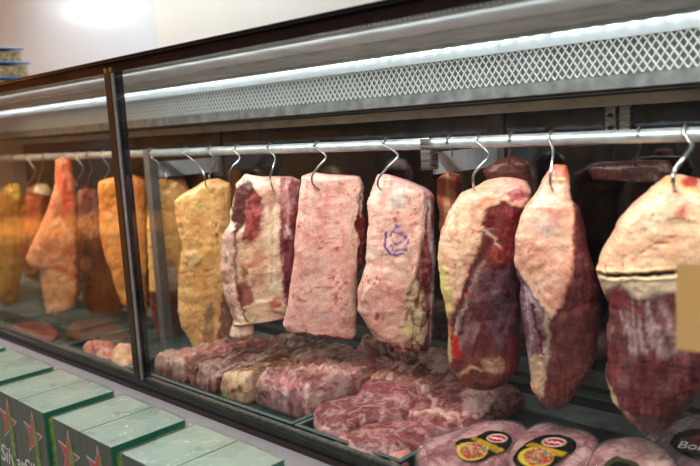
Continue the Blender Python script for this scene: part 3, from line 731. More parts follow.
hang_meat('orange_flank', [(151, 182), (162, 178), (172, 181), (184, 179), (190, 190), (186, 240), (184, 290), (180, 330), (176, 348), (166, 352), (158, 346), (152, 320), (149, 280), (147, 230), (149, 200)],
    (168, 186), .03, ((230, 176, 112), (220, 160, 96)),
    [('P', [(156, 262), (176, 262), (182, 292), (168, 300), (158, 290)], ((150, 130, 128), (184, 160, 130), .2, .2), 6, .8),
     ('P', [(148, 292), (190, 286), (190, 360), (148, 360)], ((84, 30, 34), (130, 60, 56), .15, .06), 6, .97),
     ('L', (3, [(162, 296), (165, 310), (163, 324)]), (210, 150, 100), 2, .9, 3), ('P', [(176, 180), (190, 180), (188, 200), (180, 200)], (210, 130, 90), 4, .6)],
    83, 'narrow orange fat flank with dark red lower end, just right of the upright post', speck=.25, Yc=1.54, speckcol=(180, 80, 50))

hang_meat('orange_flank', [(98, 182), (108, 178), (120, 176), (134, 174), (146, 178), (146, 230), (148, 300), (144, 330), (136, 322), (128, 306), (122, 304), (116, 288), (110, 268), (104, 254), (100, 234), (99, 210)],
    (116, 186), .03, FATO,
    [('L', (3, [(99, 212), (112, 204), (130, 202)]), (196, 84, 44), 4, .7, -3), ('E', (114, 224, 11, 12), (224, 156, 104), 8, .6, 4),
     ('P', [(100, 180), (122, 176), (124, 200), (102, 208)], ((226, 150, 70), (206, 110, 50), .2, .1), 4, .8), ('P', [(132, 280), (150, 270), (150, 330), (134, 320)], (120, 70, 50), 6, .7)],
    91, 'bright orange fat flank behind the brown upright between the two panes', speck=.1, Yc=1.47)

hang_meat('forequarter_cut', [(55, 160), (62, 157), (72, 161), (75, 180), (78, 205), (80, 243), (81, 289), (75, 307), (64, 312), (57, 316), (46, 313), (42, 290), (39, 269), (30, 266), (26, 258), (31, 243), (41, 226), (49, 204), (55, 182)],
    (62, 175), .05, ((222, 156, 122), (200, 116, 88)),
    [('P', [(56, 158), (76, 160), (76, 200), (68, 214), (58, 190)], ((216, 96, 74), (226, 150, 126), .3, .05), 4, .9), ('L', (3, [(66, 176), (64, 210), (56, 240)]), (196, 60, 44), 4, .7),
     ('P', [(42, 268), (72, 270), (74, 300), (56, 314), (46, 310)], ((222, 170, 126), (206, 140, 100), .2, .1), 5, .8), ('L', (3, [(40, 246), (60, 250), (78, 252)]), (196, 84, 60), 4, .7),
     ('L', (4, [(50, 260), (66, 270), (78, 276)]), (180, 56, 40), 5, .6), ('L', (3, [(46, 226), (60, 218), (72, 236)]), (236, 190, 160), 4, .7, 3), ('E', (44, 272, 4, 6), (170, 120, 120), 4, .7),
     ('P', [(74, 200), (82, 240), (82, 290), (76, 300), (74, 250)], (130, 40, 34), 3, .8)],
    97, 'long ragged pink and orange cut, foremost and tallest behind the left pane', speck=.1, Yc=1.42)

hang_meat('red_forequarter_cut', [(78, 190), (88, 184), (98, 190), (102, 215), (106, 250), (118, 270), (124, 300), (122, 328), (108, 334), (92, 328), (84, 300), (80, 260), (76, 220)],
    (88, 195), .045, ((130, 62, 44), (92, 40, 26)),
    [('P', [(76, 188), (100, 188), (104, 228), (90, 240), (78, 226)], ((206, 140, 134), (150, 56, 56), .2, .07, .4), 5, .9), ('E', (86, 262, 5, 7), (206, 130, 96), 4, .7),
     ('P', [(90, 270), (120, 272), (122, 330), (94, 330)], ((126, 60, 22), (150, 84, 30), .1, .1), 6, .8)],
    101, 'dark red cut, brown below, between the long ragged cut and the bright orange flank', Yc=1.56)

hang_meat('dark_forequarter_cut', [(26, 190), (34, 184), (46, 183), (52, 190), (50, 215), (44, 240), (40, 270), (34, 280), (24, 276), (18, 250), (20, 215)], (38, 190), .04, ((144, 76, 44), (110, 50, 28)),
    [('P', [(34, 184), (52, 184), (50, 194), (36, 194)], (236, 214, 190), 3, .95), ('P', [(26, 196), (42, 196), (38, 230), (26, 236)], (196, 96, 66), 5, .8), ('P', [(20, 230), (30, 230), (28, 262), (20, 256)], (110, 28, 28), 5, .8)],
    107, 'red brown cut with a white fat cap left of the long ragged cut', Yc=1.53)
hang_meat('yellow_flank', [(2, 188), (10, 183), (20, 184), (24, 200), (24, 240), (22, 270), (18, 300), (8, 306), (0, 298), (-4, 250), (-2, 210)], (12, 190), .04, ((170, 122, 54), (140, 88, 38)),
    [('E', (14, 192, 6, 8), (220, 190, 90), 4, .8), ('L', (4, [(14, 215), (16, 250), (12, 290)]), (140, 70, 36), 5, .7)],
    109, 'dull yellow flank, last on the rail at the left edge', Yc=1.47)
hang_meat('beef_strip', [(438, 178), (448, 172), (460, 174), (464, 190), (462, 220), (456, 250), (450, 262), (444, 255), (440, 230), (437, 200)], (450, 180), .025, ((206, 130, 96), (190, 96, 70)),
    [('L', (5, [(448, 176), (446, 215), (449, 250)]), (220, 160, 124), 4, .8), ('P', [(456, 176), (464, 180), (462, 220), (456, 240)], (120, 40, 36), 4, .8)],
    113, 'thin orange red strip hanging behind the stamped rib cut', Yc=1.62)
hang_meat('meat_reflection', [(484, 170), (500, 158), (518, 156), (530, 164), (532, 184), (528, 200), (508, 204), (490, 196)], (508, 170), .025, ((96, 44, 42), (124, 70, 62)), [],  # a reflection in the back panel, modelled as a solid piece
    117, 'red reflection in the back panel behind the cut with the dark open face, modelled as a piece', Yc=1.64)
hang_meat('meat_reflection', [(588, 166), (606, 162), (640, 160), (668, 160), (676, 172), (668, 186), (640, 180), (610, 182), (592, 180)], (630, 168), .02, ((92, 52, 50), (72, 36, 36)), [],  # another back panel reflection given a solid shape
    119, 'brownish red reflection in the back panel behind the largest joint, modelled as a piece', Yc=1.66)

# ================================================================== HOOKS
def hook(upx, low, label, r=.0027, name='meat_hook'):
    """upx: where it crosses the rail; low: points down to the tip, photo positions on the plane of the meat's face"""
    c = on_y(upx[0], upx[1], YR); x = c[0]; R_ = .0172
    pts = []
    for k, a in enumerate((215, 180, 150, 120, 90, 60, 30, 5)):      # from behind the rail over its top to the front
        q = math.radians(a); pts.append((x - .004 + .001 * k, YR - R_ * math.cos(q), ZR + R_ * math.sin(q)))
    for (u, v, Y) in low: pts.append(tuple(on_y(u, v, Y)))
    P = catmull(pts, 5)
    o = MB().tube(P, r, 8).build(name, HOOKM, None, smooth=True)
    m = np.mean([list(v.co) for v in o.data.vertices], axis=0)
    for v in o.data.vertices: v.co -= Vector(m)
    o.location = m
    tag(o, label, 'hook', 'S hooks on the hanging rail'); return o
F_ = 1.395
hook((238, 150), [(240, 158, 1.43), (233, 166, 1.41), (230, 173, 1.405), (230, 182, 1.41), (231, 188, 1.43)], 'steel hook between the yellow flank and the striped rib cut')
hook((271, 149), [(275, 157, 1.42), (273, 168, 1.40), (270, 178, F_), (272, 186, F_), (274, 192, 1.42)], 'steel hook through the top of the striped rib cut')
hook((318, 147), [(326, 156, 1.42), (319, 166, 1.40), (312, 176, F_), (313, 184, F_), (319, 190, 1.42)], 'bent steel hook through the broad pink brisket slab')
hook((387, 144), [(398, 155, 1.42), (388, 167, 1.40), (379, 178, 1.39), (378, 186, 1.39), (383, 191, 1.42)], 'bent steel hook through the rib cut with the violet stamp')
hook((480, 140), [(489, 154, 1.42), (482, 164, 1.40), (474, 174, 1.39), (473, 182, 1.39), (474, 189, 1.42)], 'twisted steel hook through the cut with the open dark face')
hook((552, 136), [(553, 150, 1.42), (552, 164, 1.40), (550, 178, 1.39), (551, 186, 1.40), (554, 192, 1.43)], 'straight steel hook through the tapering joint', r=.003)
hook((686, 131), [(692, 146, 1.42), (684, 158, 1.39), (675, 170, 1.38), (673, 180, 1.37), (675, 192, 1.41)], 'thick steel hook through the largest joint at the right', r=.0042)
hook((150, 155), [(160, 164, 1.46), (165, 172, 1.475), (167, 180, 1.475), (168, 186, 1.50)], 'steel hook right of the upright post')
hook((186, 153), [(196, 162, 1.43), (203, 171, 1.415), (205, 180, 1.415), (206, 188, 1.44)], 'steel hook on the yellow flank beside the flat arm')
hook((120, 158), [(118, 166, 1.44), (116, 174, 1.44), (116, 184, 1.46)], 'steel hook on the bright orange flank by the brown upright')
hook((66, 159), [(63, 163, 1.42), (61, 166, 1.40), (62, 170, 1.40)], 'steel hook in the top of the long ragged cut')
hook((90, 158), [(92, 168, 1.46), (89, 178, 1.47), (88, 190, 1.49)], 'steel hook right of the long ragged cut')
hook((46, 160), [(43, 168, 1.47), (39, 178, 1.50), (38, 188, 1.52)], 'steel hook left of the long ragged cut')
hook((16, 162), [(14, 170, 1.46), (12, 180, 1.45), (12, 188, 1.46)], 'leftmost steel hook on the rail')
hook((450, 142), [(452, 150, 1.50), (451, 162, 1.57), (450, 174, 1.60), (450, 182, 1.62)], 'dark hook carrying the strip behind the stamped rib cut')
hook((512, 138), [(511, 146, 1.50), (510, 154, 1.58), (509, 160, 1.615), (508, 170, 1.63)], 'dark hook carrying the modelled reflection behind the cut with the open dark face')
hook((640, 133), [(640, 146, 1.52), (637, 156, 1.60), (634, 163, 1.64), (632, 168, 1.66)], 'dark hook carrying the modelled reflection behind the largest joint')
for u, v, s in ((30, 161, 'between the two leftmost cuts'), (78, 158, 'above the dark red cut, left one'), (104, 158, 'above the gap left of the bright orange flank'),
                (211, 151, 'idle above the right half of the yellow flank')):
    hook((u, v), [(u + 5, v + 9, 1.45), (u + 2, v + 18, 1.45), (u - 2, v + 24, 1.45), (u - 1, v + 28, 1.44)], 'empty steel hook ' + s)

# ================================================================== MEAT ON THE DECK
def W(*pts, z=TZ):
    return [on_z(u, v, z)[:2] for u, v in pts]
SL = ((104, 52, 50), (142, 92, 84))
def slab(name, x0, x1, yf, yb, Hh, seed, label, base=SL, zones=(), skew=.0, hf=None, marb=((186, 150, 140), .75, (44, 9, 36)), lump=.009):
    n = 5; f = [(x0, yf + .02), (x0 + (x1 - x0) * .12, yf), (x1 - (x1 - x0) * .12, yf), (x1, yf + .02)]
    for i in range(1, n): f.append((x1 + skew * i / n, yf + (yb - yf) * i / n))
    f += [(x1 - .02 + skew, yb), (x0 + .02 + skew, yb)]
    for i in range(n - 1, 0, -1): f.append((x0 + skew * i / n, yf + (yb - yf) * i / n))
    return floor_meat(name, f, TZ, Hh, base, list(zones), seed, label, marb=marb, hfun=hf or (lambda X, Y: 1 - .38 * np.clip((Y - yf) / .45, 0, 1)), lump=lump, p=9, q=3.2, rings=80, nang=260, group='rib slabs on the deck', warp=4, aniso=((24, 6, 10), .026))
slab('rib_slab', -2.08, -1.91, 1.20, 1.60, .078, 131, 'leftmost rib slab, pinkish with a ragged pale front end', base=((136, 70, 66), (178, 118, 106)), skew=.05,
     zones=[('P', [(160, 356), (190, 352), (196, 392), (160, 380)], ((150, 70, 70), (206, 170, 150), .25, .06), 5, .8)])
slab('rib_slab', -1.89, -1.75, 1.205, 1.66, .072, 132, 'brown topped rib slab with a pink front end, second from the left', base=((96, 46, 40), (132, 82, 68)), skew=.06,
     zones=[('P', [(188, 372), (217, 376), (217, 402), (188, 392)], ((130, 60, 62), (206, 150, 140), .3, .07), 4, .85)])
slab('rib_slab', -1.73, -1.605, 1.205, 1.67, .074, 133, 'rib slab with a yellowish fat front end full of ridges', base=((120, 76, 56), (160, 118, 84)), skew=.05,
     zones=[('P', [(212, 374), (253, 372), (262, 412), (214, 402)], ((224, 188, 150), (190, 130, 104), .22, .05), 4, .95), ('E', (236, 389, 4, 3), (110, 34, 36), 2, .9), ('E', (226, 384, 4, 4), (170, 80, 66), 3, .7),
            ('L', (4, [(215, 372), (270, 352), (320, 340)]), (176, 140, 96), 6, .6)])
slab('rib_slab', -1.595, -1.375, 1.222, 1.62, .094, 134, 'large folded rib slab in the tray corner with a smooth pink streaked front', base=((120, 58, 62), (166, 108, 106)), skew=.02,
     zones=[('P', [(250, 380), (262, 378), (300, 382), (325, 390), (330, 424), (250, 410)], ((150, 82, 90), (200, 160, 160), .14, .035), 4, .95),
            ('L', (5, [(252, 398), (258, 386), (270, 381), (300, 381)]), (190, 110, 108), 3, .9, 4), ('L', (3, [(246, 388), (262, 376), (268, 370)]), (222, 190, 176), 2, .9, 4),
            ('E', (262, 396, 5, 6), (96, 62, 72), 5, .8), ('P', [(236, 384), (252, 384), (252, 408), (238, 402)], (222, 188, 150), 4, .9),
            ('P', [(326, 384), (346, 370), (346, 400), (330, 416)], ((150, 80, 92), (190, 150, 156), .2, .06), 4, .9),
            ('L', (3, [(262, 366), (300, 352), (330, 345)]), (206, 160, 146), 4, .8, 5), ('L', (3, [(268, 374), (296, 364), (312, 356)]), (84, 34, 36), 4, .8, -6), ('L', (4, [(290, 372), (318, 366), (334, 372), (340, 380)]), (206, 160, 150), 3, .8, 4), ('L', (4, [(300, 362), (322, 352), (330, 360)]), (196, 150, 140), 4, .7, 3)])
slab('rib_slab', -1.36, -1.16, 1.44, 1.68, .08, 135, 'short pink and orange faced slab behind the marbled steaks', base=((120, 60, 58), (160, 100, 88)), skew=.0,
     zones=[('P', [(340, 370), (392, 366), (392, 402), (340, 402)], ((150, 76, 72), (206, 140, 112), .12, .05, .4), 5, .9), ('E', (355, 384, 4, 8), (214, 150, 110), 4, .7)])
slab('rib_slab', -2.02, -1.66, 1.60, 1.74, .034, 136, 'greyish slab lying along the back panel on the left', base=((96, 62, 60), (120, 88, 82)), zones=[], hf=None)
slab('rib_slab', -1.64, -1.2, 1.69, 1.745, .075, 137, 'greyish red slab lying along the back panel under the pink brisket slab')

MB1 = ((198, 148, 144), .62, 38)
STK = ((140, 74, 78), (114, 58, 62))
floor_meat('marbled_steak', W((312, 417), (315, 408), (332, 401), (356, 396), (384, 397), (408, 404), (414, 413), (394, 418), (364, 423), (346, 430), (326, 430), z=.735), TZ, .046, STK, [
    ('L', (5, [(312, 412), (318, 428), (350, 438)]), (212, 160, 156), 4, .8), ('E', (322, 428, 5, 3), (226, 186, 170), 3, .8)], 141, 'thick marbled steak lying foremost left in the tray', marb=MB1, group='marbled steaks in the tray')
floor_meat('marbled_steak', W((345, 446), (343, 434), (356, 427), (384, 422), (412, 420), (436, 424), (440, 436), (420, 446), (408, 452), (384, 455), (362, 452), z=.73), TZ, .036, STK, [
    ('L', (4, [(344, 438), (356, 450), (390, 457)]), (214, 164, 160), 4, .8), ('P', [(400, 418), (438, 420), (440, 434), (410, 430)], (150, 84, 84), 6, .7)], 142, 'small marbled steak at the front tray rim beside the first vacuum pack', marb=MB1, group='marbled steaks in the tray')
floor_meat('marbled_steak', W((352, 402), (360, 390), (376, 380), (396, 374), (412, 376), (422, 390), (420, 408), (404, 412), (380, 406), z=.74), TZ, .066, ((140, 62, 70), (118, 54, 60)), [], 143,
    'dark marbled steak propped behind the two front steaks', marb=((190, 140, 136), .55, 46), group='marbled steaks in the tray')
floor_meat('neck_slice', W((404, 408), (410, 388), (426, 378), (450, 374), (484, 376), (512, 384), (524, 393), (512, 404), (492, 414), (468, 426), (444, 436), (420, 430), (408, 420), z=.735), TZ, .054, ((132, 66, 68), (106, 52, 56)), [
    ('L', (3, [(404, 400), (412, 416), (424, 412), (440, 410), (452, 420)]), (222, 176, 164), 2.5, .9, 3), ('L', (3, [(424, 392), (436, 402), (432, 412)]), (206, 160, 152), 3, .7),
    ('P', [(462, 392), (480, 384), (500, 388), (492, 406), (476, 420), (462, 414)], ((214, 178, 172), (150, 84, 86), .12, .12), 5, .85), ('E', (481, 400, 3, 7), (156, 104, 110), 3, .8),
    ('E', (515, 396, 5, 4), (120, 44, 46), 2.5, .9), ('L', (2, [(508, 392), (520, 390), (524, 398), (512, 404)]), (200, 130, 116), 2, .8), ('L', (4, [(440, 412), (456, 414), (462, 430)]), (216, 174, 162), 4, .8)],
    144, 'wide slice of neck meat with white seams of fat under the open faced cut', marb=((196, 142, 138), .45, 40), group='marbled steaks in the tray')
floor_meat('fat_trimming', W((406, 384), (410, 368), (424, 360), (440, 362), (458, 368), (466, 378), (452, 386), (430, 390), z=.745), TZ, .075, ((200, 158, 150), (172, 124, 120)), [
    ('L', (3, [(424, 378), (436, 382), (446, 384)]), (120, 40, 48), 3, .8)], 145, 'pale fatty piece at the back of the tray behind the neck slice')
floor_meat('meat_scrap', W((334, 443), (338, 437), (350, 434), (356, 440), (348, 446), z=.72), TZ, .022, ((206, 150, 140), (180, 104, 100)), [], 146, 'small pink scrap between the two front steaks at the tray rim', rings=24, nang=70)
floor_meat('meat_scrap', W((386, 458), (394, 450), (408, 446), (414, 452), (406, 462), (392, 466), z=.72), TZ, .026, ((206, 146, 136), (176, 100, 96)), [], 147, 'small pink scrap under the small steak beside the first vacuum pack', rings=24, nang=70)
floor_meat('fatty_trimming', W((82, 350), (86, 345), (98, 342), (110, 344), (118, 350), (112, 357), (98, 357), z=.72), TZ, .03, ((206, 150, 138), (170, 84, 80)), [('E', (96, 350, 6, 4), (150, 44, 44), 3, .7)], 148, 'left one of the two fatty trimmings behind the left pane', marb=MB1, group='trimmings behind the left pane', lump=.013, rings=36, nang=110)
floor_meat('fatty_trimming', W((112, 364), (110, 356), (118, 348), (130, 348), (138, 354), (138, 366), (126, 370), z=.72), TZ, .034, ((218, 176, 140), (186, 110, 96)), [('E', (130, 352, 6, 4), (150, 54, 50), 3, .7)], 149, 'right one of the two fatty trimmings, beside the brown upright', marb=MB1, group='trimmings behind the left pane', lump=.013, rings=36, nang=110)
floor_meat('dim_meat_cut', W((4, 334), (12, 326), (34, 322), (52, 326), (58, 336), (40, 344), (14, 342), z=.71), FZ + .001, .024, ((140, 84, 74), (96, 48, 44)), [('E', (14, 338, 8, 3), (196, 120, 110), 3, .7)], 150, 'dim reddish piece lying at the far left end of the deck', rings=36, nang=110)
floor_meat('dim_meat_cut', W((64, 334), (74, 322), (100, 320), (124, 328), (128, 338), (104, 342), (80, 340), z=.71), FZ + .001, .024, ((96, 56, 40), (70, 36, 28)), [], 151, 'dim brown piece lying under the dark red cut behind the left pane', rings=36, nang=110)

# ------------------------------------------------------------------ vacuum packs
from mathutils.bvhtree import BVHTree
def vac(foot, Hh, seed, label, base, zones, lab, labzones, labname='printed_label', lift=0.):
    fp = W(*foot, z=FZ + .045); z0 = FZ + .0008 + lift
    c = np.mean(fp, axis=0)
    t = empty('vacuum_pack', (c[0], c[1], z0)); tag(t, label, 'meat pack', 'vacuum packs on the deck')
    m_ = floor_meat('meat_cut', fp, z0 + .001, Hh, base, zones, seed, None, marb=((120, 44, 64), .75, (22, 10, 14)), lump=.003, p=9, q=3.2)
    fs = [(c[0] + (p[0] - c[0]) * 1.035, c[1] + (p[1] - c[1]) * 1.035) for p in fp]
    f_ = floor_meat('film', fs, z0, Hh + .004, base, [], seed, None, lump=.003, p=9, q=3.2, mat_=G_VAC)
    # the label follows the top of the pack
    me = f_.data; V = [v.co + f_.location for v in me.vertices]
    bvh = BVHTree.FromPolygons(V, [tuple(p.vertices) for p in me.polygons])
    lp = []
    for (u, v) in lab:
        d_ = Vector(ray(u, v)).normalized(); hit = bvh.ray_cast(Vector((0, 0, CAMZ)), d_)[0]
        lp.append(np.array(hit[:2]) if hit else on_z(u, v, FZ + .02)[:2])
    lp = np.array([x[:2] for x in catmull([*lp, lp[0]], 6)])[:-1]; lc = lp.mean(0)
    P = [lc]; rg = 30; n = len(lp)
    for i in range(1, rg + 1):
        for q in lp: P.append(lc + (q - lc) * i / rg)
    P3 = []
    for q in P:
        h = bvh.ray_cast(Vector((q[0], q[1], 2)), Vector((0, 0, -1)))
        P3.append((q[0], q[1], (h[0].z if h[0] else FZ + .01) + .0022))
    P3 = np.array(P3)
    zz = P3[:, 2].copy()
    U, Vv = proj(P3)
    C, _ = paint(U, Vv, P3, ((14, 15, 14), (20, 20, 18)), labzones, seed + 3, warp=.25)
    F = [(0, 1 + k, 1 + (k + 1) % n) for k in range(n)]
    for i in range(rg - 1):
        a = 1 + i * n; b = a + n
        F += [(a + k, b + k, b + (k + 1) % n, a + (k + 1) % n) for k in range(n)]
    lo = mesh_obj(labname, P3 - np.array([c[0], c[1], z0]), F, mat('label_print', (.5, .5, .5), .25, attr='Col', coat=.3), t, True, C)
    so = lo.modifiers.new('thickness', 'SOLIDIFY'); so.thickness = .0006; so.offset = -1
    lo['label'] = 'black label with a red logo, a yellow band and a dish picture'
    for o in (m_, f_):
        o.location = Vector(o.location) - Vector(t.location); o.parent = t
    return t, bvh
PK = ((206, 158, 154), (164, 100, 108))
def labz(cx, cy, s, band, logo, greens):
    z = [('P', band, ((176, 138, 28), (136, 104, 34), .3, .3), .8, 1.), ('L', (1.6, [(band[0][0] * .5 + band[3][0] * .5 + 3 * s, band[0][1] * .5 + band[3][1] * .5 + 1.2 * s), (cx + 16 * s, cy - 2 * s)]), (200, 190, 160), 1, .9),
         ('E', (cx - 1 * s, cy, 17 * s, 9.6 * s), (200, 172, 60), 1, 1.), ('E', (cx + 1.5 * s, cy - .6 * s, 14.5 * s, 8.2 * s), ((150, 60, 44), (196, 160, 130), .45, .45), 1, 1.),
         ('E', (logo[0], logo[1], logo[2] + 1.2, logo[3] + 1), (214, 200, 190), 1, 1.), ('E', (logo[0], logo[1], logo[2], logo[3]), (168, 30, 40), 1, 1.),
         ('L', (1.0, [(logo[0] - logo[2] * .7, logo[1] - 1.6), (logo[0] - logo[2] * .4, logo[1] + .4), (logo[0] - logo[2] * .2, logo[1] - 1), (logo[0], logo[1] + .8), (logo[0] + logo[2] * .3, logo[1] - .2), (logo[0] + logo[2] * .7, logo[1] + 1.8)]), (236, 224, 220), .8, .9)]
    for g in greens: z.append(('E', (g[0], g[1], 2.2, 1.5), (40, 140, 70), .8, 1.))
    z.append(('E', (cx - 4 * s, cy + 6.4 * s, 3, 1.6), (190, 30, 30), 1, .9)); z.append(('E', (cx + 8 * s, cy + 3 * s, 2.6, 1.8), (190, 36, 34), 1, .9))
    return z
vac([(414, 449), (422, 439), (444, 434), (466, 426), (492, 420), (520, 422), (528, 430), (512, 452), (498, 474), (476, 488), (444, 482), (422, 464)], .052, 161,
    'vacuum packed pink cut nearest the steak tray, first of the black labelled packs', PK,
    [('L', (3, [(424, 442), (430, 456), (440, 466)]), (140, 60, 84), 2, .8), ('L', (2.6, [(452, 440), (444, 452), (446, 462)]), (150, 64, 84), 2, .8), ('L', (1.6, [(454, 448), (442, 454)]), (150, 64, 84), 2, .7),
     ('L', (4, [(520, 424), (504, 446), (490, 466)]), (130, 40, 56), 4, .8)],
    [(455, 444), (462, 440), (471, 439), (479, 436), (489, 432), (503, 433), (511, 438), (511, 445), (504, 452), (490, 457), (479, 462), (468, 462), (459, 457)],
    labz(472, 451.5, .95, [(470, 439), (476, 437), (505, 450), (499, 455)], (497, 438.5, 9, 3.4), [(484, 448.5), (476, 455)]))
vac([(506, 452), (514, 438), (530, 426), (550, 421), (576, 426), (594, 432), (600, 440), (592, 458), (576, 478), (548, 490), (516, 482)], .050, 162,
    'vacuum packed pink cut, middle one of the packs with a black, red and yellow label', PK,
    [('L', (2, [(548, 424), (574, 432), (590, 440)]), (150, 56, 66), 2.5, .8), ('L', (2, [(576, 440), (592, 436)]), (150, 60, 66), 2, .7)],
    [(513, 458), (518, 451), (528, 443), (541, 437), (555, 435.5), (568, 438), (576, 443), (575, 451), (566, 457), (555, 465), (545, 471), (522, 470), (514, 464)],
    labz(537, 457.5, 1.05, [(525, 446), (532, 442.5), (568, 453), (562, 458)], (554, 442.5, 11, 3.6), [(545, 453.5), (537, 460)]))
vac([(586, 468), (594, 452), (610, 443), (634, 440), (656, 446), (672, 458), (680, 474), (664, 494), (630, 504), (596, 494)], .062, 163,
    'pale vacuum packed cut at the lower right, showing only the tip of an olive label', ((212, 170, 162), (186, 130, 128)),
    [('E', (625, 446, 2, 2), (190, 60, 66), 2, .8), ('L', (4, [(588, 464), (602, 450), (620, 442)]), (176, 90, 92), 5, .7)],
    [(605, 464), (612, 459), (618, 457), (624, 460), (633, 462), (640, 468), (634, 478), (616, 482), (604, 474)],
    [('P', [(600, 450), (650, 450), (650, 490), (600, 490)], (72, 66, 44), 1, 1.), ('E', (620, 470, 12, 8), (24, 28, 22), 1, 1.)])
t4, bv4 = vac([(642, 436), (650, 426), (668, 418), (694, 412), (724, 416), (740, 436), (736, 462), (700, 470), (672, 458), (654, 448)], .045, 164,
    'crinkled vacuum pack under the largest joint, with white script on its black label', ((150, 120, 128), (110, 70, 80)),
    [('P', [(640, 414), (700, 408), (680, 440), (650, 444)], ((176, 160, 168), (116, 90, 98), .25, .25), 5, .9)],
    [(670, 444), (674, 437), (684, 432), (702, 430), (722, 434), (726, 446), (716, 458), (698, 460), (680, 453)],
    [('P', [(682, 438), (704, 434), (722, 440), (720, 452), (700, 454), (684, 448)], (120, 56, 60), 2, 1.)])
p0 = on_z(690, 449, FZ + .055); p1 = on_z(712, 452, FZ + .055); dv = p1 - p0
h = bv4.ray_cast(Vector((p0[0], p0[1], 2)), Vector((0, 0, -1)))[0]
tx = text_mesh('label_script', 'Bons', .034, mat('print_white', (.75, .74, .7), .4), t4, Vector((p0[0] + .008, p0[1], (h.z if h else FZ + .045) + .005)) - t4.location, (0.25, 0, math.atan2(dv[1], dv[0])), .0003, .3)
tx['label'] = 'white script lettering'

# ================================================================== BEER PACKS
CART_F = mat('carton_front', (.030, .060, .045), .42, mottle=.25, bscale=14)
CART_GLARE = mat('carton_top_glare', (.50, .64, .57), .3, mottle=.25, bscale=7, rvar=.1)  # pale green has the glare of the film mixed into the colour
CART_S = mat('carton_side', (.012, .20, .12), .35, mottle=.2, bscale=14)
STARR = mat('star_red', (.62, .02, .035), .4); PWHITE = mat('print_white', (.75, .74, .7), .4)
BOTG = mat('print_bottle_green', (.20, .36, .07), .4, mottle=.5, bscale=60); LIME = mat('print_lime', (.32, .55, .04), .4, mottle=.6, bscale=90)
PZ = 1.45 - .70; PH = .285; PY0, PY1 = .772, .982
def beer_pack(x0, x1, label):
    cx = (x0 + x1) / 2; cy = (PY0 + PY1) / 2; zb = PZ - PH
    t = empty('beer_pack', (cx, cy, zb)); tag(t, label, 'beer pack', 'wrapped beer packs in front of the counter')
    hw = (x1 - x0) / 2 - .003; dy = (PY1 - PY0) / 2 - .002
    for k in (0, 1):
        a = -hw + k * hw + .0012; b = a + hw - .0024
        me = MB().box(a, b, -dy, dy, 0, PH)
        o = mesh_obj('carton', me.V, me.F, [CART_F, CART_GLARE, CART_S], t)
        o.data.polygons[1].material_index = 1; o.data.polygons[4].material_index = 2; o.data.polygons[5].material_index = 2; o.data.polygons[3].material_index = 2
        bv = o.modifiers.new('bevel', 'BEVEL'); bv.width = .003; bv.segments = 2
        m = (a + b) / 2; yf = -dy - .0012; zc = PH - .086
        def star(rr, r2, y, name, mt, dz=0):
            ps = []
            for i in range(10):
                q = math.pi / 2 + i * math.pi / 5 - .12; r_ = rr if i % 2 == 0 else r2
                ps.append((m + .002 + r_ * math.cos(q), y, zc + r_ * 1.2 * math.sin(q)))
            MB().prism(ps, (0, .0008, 0)).build(name, mt, o)
        star(.062, .0235, yf + .0004, 'star_outline', PWHITE); star(.055, .0205, yf - .0002, 'star', STARR)
        bx = m + .022; ps = [(-.006, .050), (.006, .050), (.0062, .028), (.0125, .006), (.0135, -.06), (.0135, -.13), (-.0135, -.13), (-.0135, -.06), (-.0125, .006), (-.0062, .028)]
        MB().prism([(bx + p[0], yf - .0018, zc + p[1]) for p in ps][::-1], (0, .0008, 0)).build('bottle_print', BOTG, o)
        tt = text_mesh('carton_script', 'Silver', .078, PWHITE, o, (m + .0, yf - .0014, PH - .222), (math.pi / 2, 0, 0), .0004, .25)
        # small print marks on the lid
        for (px, py, lx, ly) in ((-.05, -.074, .017, .0016), (.05, .074, .017, .0018)):
            MB().box(m + px * .8 - lx / 2, m + px * .8 + lx / 2, py - ly, py + ly, PH + .0002, PH + .0008).build('lid_print', PWHITE, o)
    # side print next to the front edge and the triangular mark at the lid edge
    MB().box(hw - .0008, hw + .0006, -dy + .012, -dy + .036, .02, PH - .02).build('side_print', LIME, t)
    e = MB().prism([(hw - .017, .016, PH + .0005), (hw - .003, .024, PH + .0005), (hw - .003, .030, PH + .0005), (hw - .017, .038, PH + .0005), (hw - .017, .033, PH + .0005), (hw - .009, .027, PH + .0005), (hw - .017, .021, PH + .0005)], (0, 0, .0007))
    e.build('lid_mark', PWHITE, t)
    # stretched film round both cartons
    n = 26; V = []; F = []
    ws, wd, wh = hw + .0022, dy + .0022, PH + .0022
    def grid(o0, du, dv, a, b):
        base = len(V)
        for i in range(a + 1):
            for j in range(b + 1):
                V.append(tuple(np.array(o0) + np.array(du) * i / a + np.array(dv) * j / b))
        for i in range(a):
            for j in range(b):
                q = base + i * (b + 1) + j; F.append((q, q + b + 1, q + b + 2, q + 1))
    grid((-ws, -wd, wh), (2 * ws, 0, 0), (0, 2 * wd, 0), 40, 24)
    grid((-ws, -wd, 0), (2 * ws, 0, 0), (0, 0, wh), 40, 20); grid((ws, -wd, 0), (0, 2 * wd, 0), (0, 0, wh), 24, 20)
    grid((-ws, wd, 0), (0, -2 * wd, 0), (0, 0, wh), 24, 20); grid((ws, wd, 0), (-2 * ws, 0, 0), (0, 0, wh), 40, 20)
    V = np.array(V); 
    dsp = (ridge(V * np.array([34, 9, 9]) + cx * 13, 5, 3)) * .0022
    nrm = V / np.array([ws, wd, wh]); nrm = np.sign(nrm) * (np.abs(nrm) > .999); V = V + nrm * dsp[:, None] * .6
    mesh_obj('shrink_film', V, F, G_FILM, t, True)
    return t
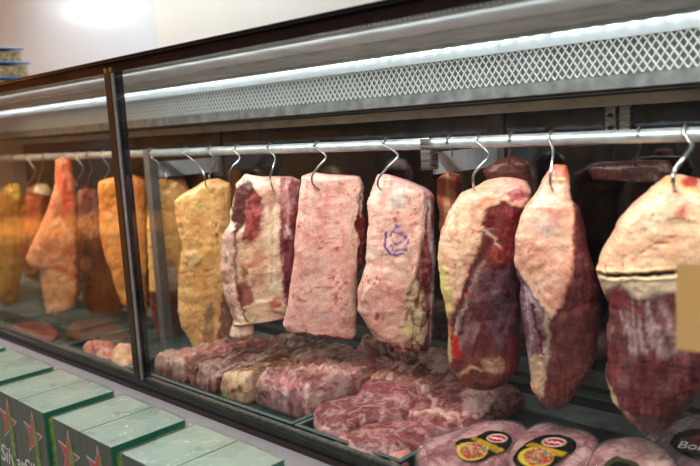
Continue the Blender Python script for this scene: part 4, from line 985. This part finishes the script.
for x0, x1, lb in ((-1.518, -1.180, 'nearest wrapped pair of green beer cartons, at the right end of the row'), (-1.872, -1.558, 'wrapped pair of green beer cartons, second from the right end'),
                   (-2.262, -1.918, 'wrapped pair of green beer cartons, third from the right end'), (-2.645, -2.306, 'wrapped pair of green beer cartons, fourth from the right end'),
                   (-3.05, -2.69, 'wrapped pair of green beer cartons, only its lid showing at the left edge'), (-3.43, -3.075, 'farthest wrapped beer cartons, a sliver at the left edge beside the grey ledge')):
    beer_pack(x0, x1, lb)
struct(MB().box(-3.9, -.9, .72, .995, 0, PZ - PH - .001).build('trim_1', mat('plinth_paint', (.3, .3, .3), .5)))

# ================================================================== TUBS ON TOP OF THE CASE
TUB = glassmat('tub_plastic', haze=.03); LID = mat('blue_lid', (.03, .14, .42), .3); SNK = mat('snack_brown', (.72, .45, .18), .6, mottle=.7, bscale=60, bump=1.)
tz = 1.6825
for k, (xr, lb) in enumerate(((-3.15, 'lowest of the three stacked snack tubs, mostly hidden by the black edge'), (-3.175, 'middle snack tub of the stack on the display case'), (-3.225, 'top snack tub of the stack on the display case'))):
    t = empty('snack_tub', (xr - .14, 1.32, tz)); tag(t, lb, 'food tub', 'snack tubs stacked on the case')
    MB().box(-.13, .13, -.075, .075, 0, .056).build('tub', TUB, t, .006)
    sn = MB().box(-.124, .124, -.069, .069, .003, .048); o = mesh_obj('snacks', sn.V, sn.F, SNK, t); 
    sb = o.modifiers.new('sub', 'SUBSURF'); sb.subdivision_type = 'SIMPLE'; sb.levels = 5; sb.render_levels = 5
    tex = bpy.data.textures.get('crumbs') or bpy.data.textures.new('crumbs', 'VORONOI'); tex.noise_scale = .022
    dm = o.modifiers.new('crumbs', 'DISPLACE'); dm.texture = tex; dm.strength = .008; dm.mid_level = .7
    MB().box(-.137, .137, -.082, .082, .0565, .0635).build('lid', LID, t, .003)
    tz += .0645

# ================================================================== CARD ON THE GLASS
a = on_y(675, 262, 1.093); b = on_y(740, 352, 1.093)
z_lo = on_y(676, 350, 1.093)[2]; z_hi = on_y(676, 263, 1.093)[2]
c_ = MB().box(a[0], a[0] + .12, 1.0975, 1.1005, z_lo, z_hi).build('orange_card', mat('card_orange', (.80, .50, .19), .6), None, .001)
mo = Vector((a[0] + .06, 1.099, z_lo)); 
for v in c_.data.vertices: v.co -= mo
c_.location = mo
tag(c_, 'out of focus orange card on the outside of the glass at the right edge', 'card')
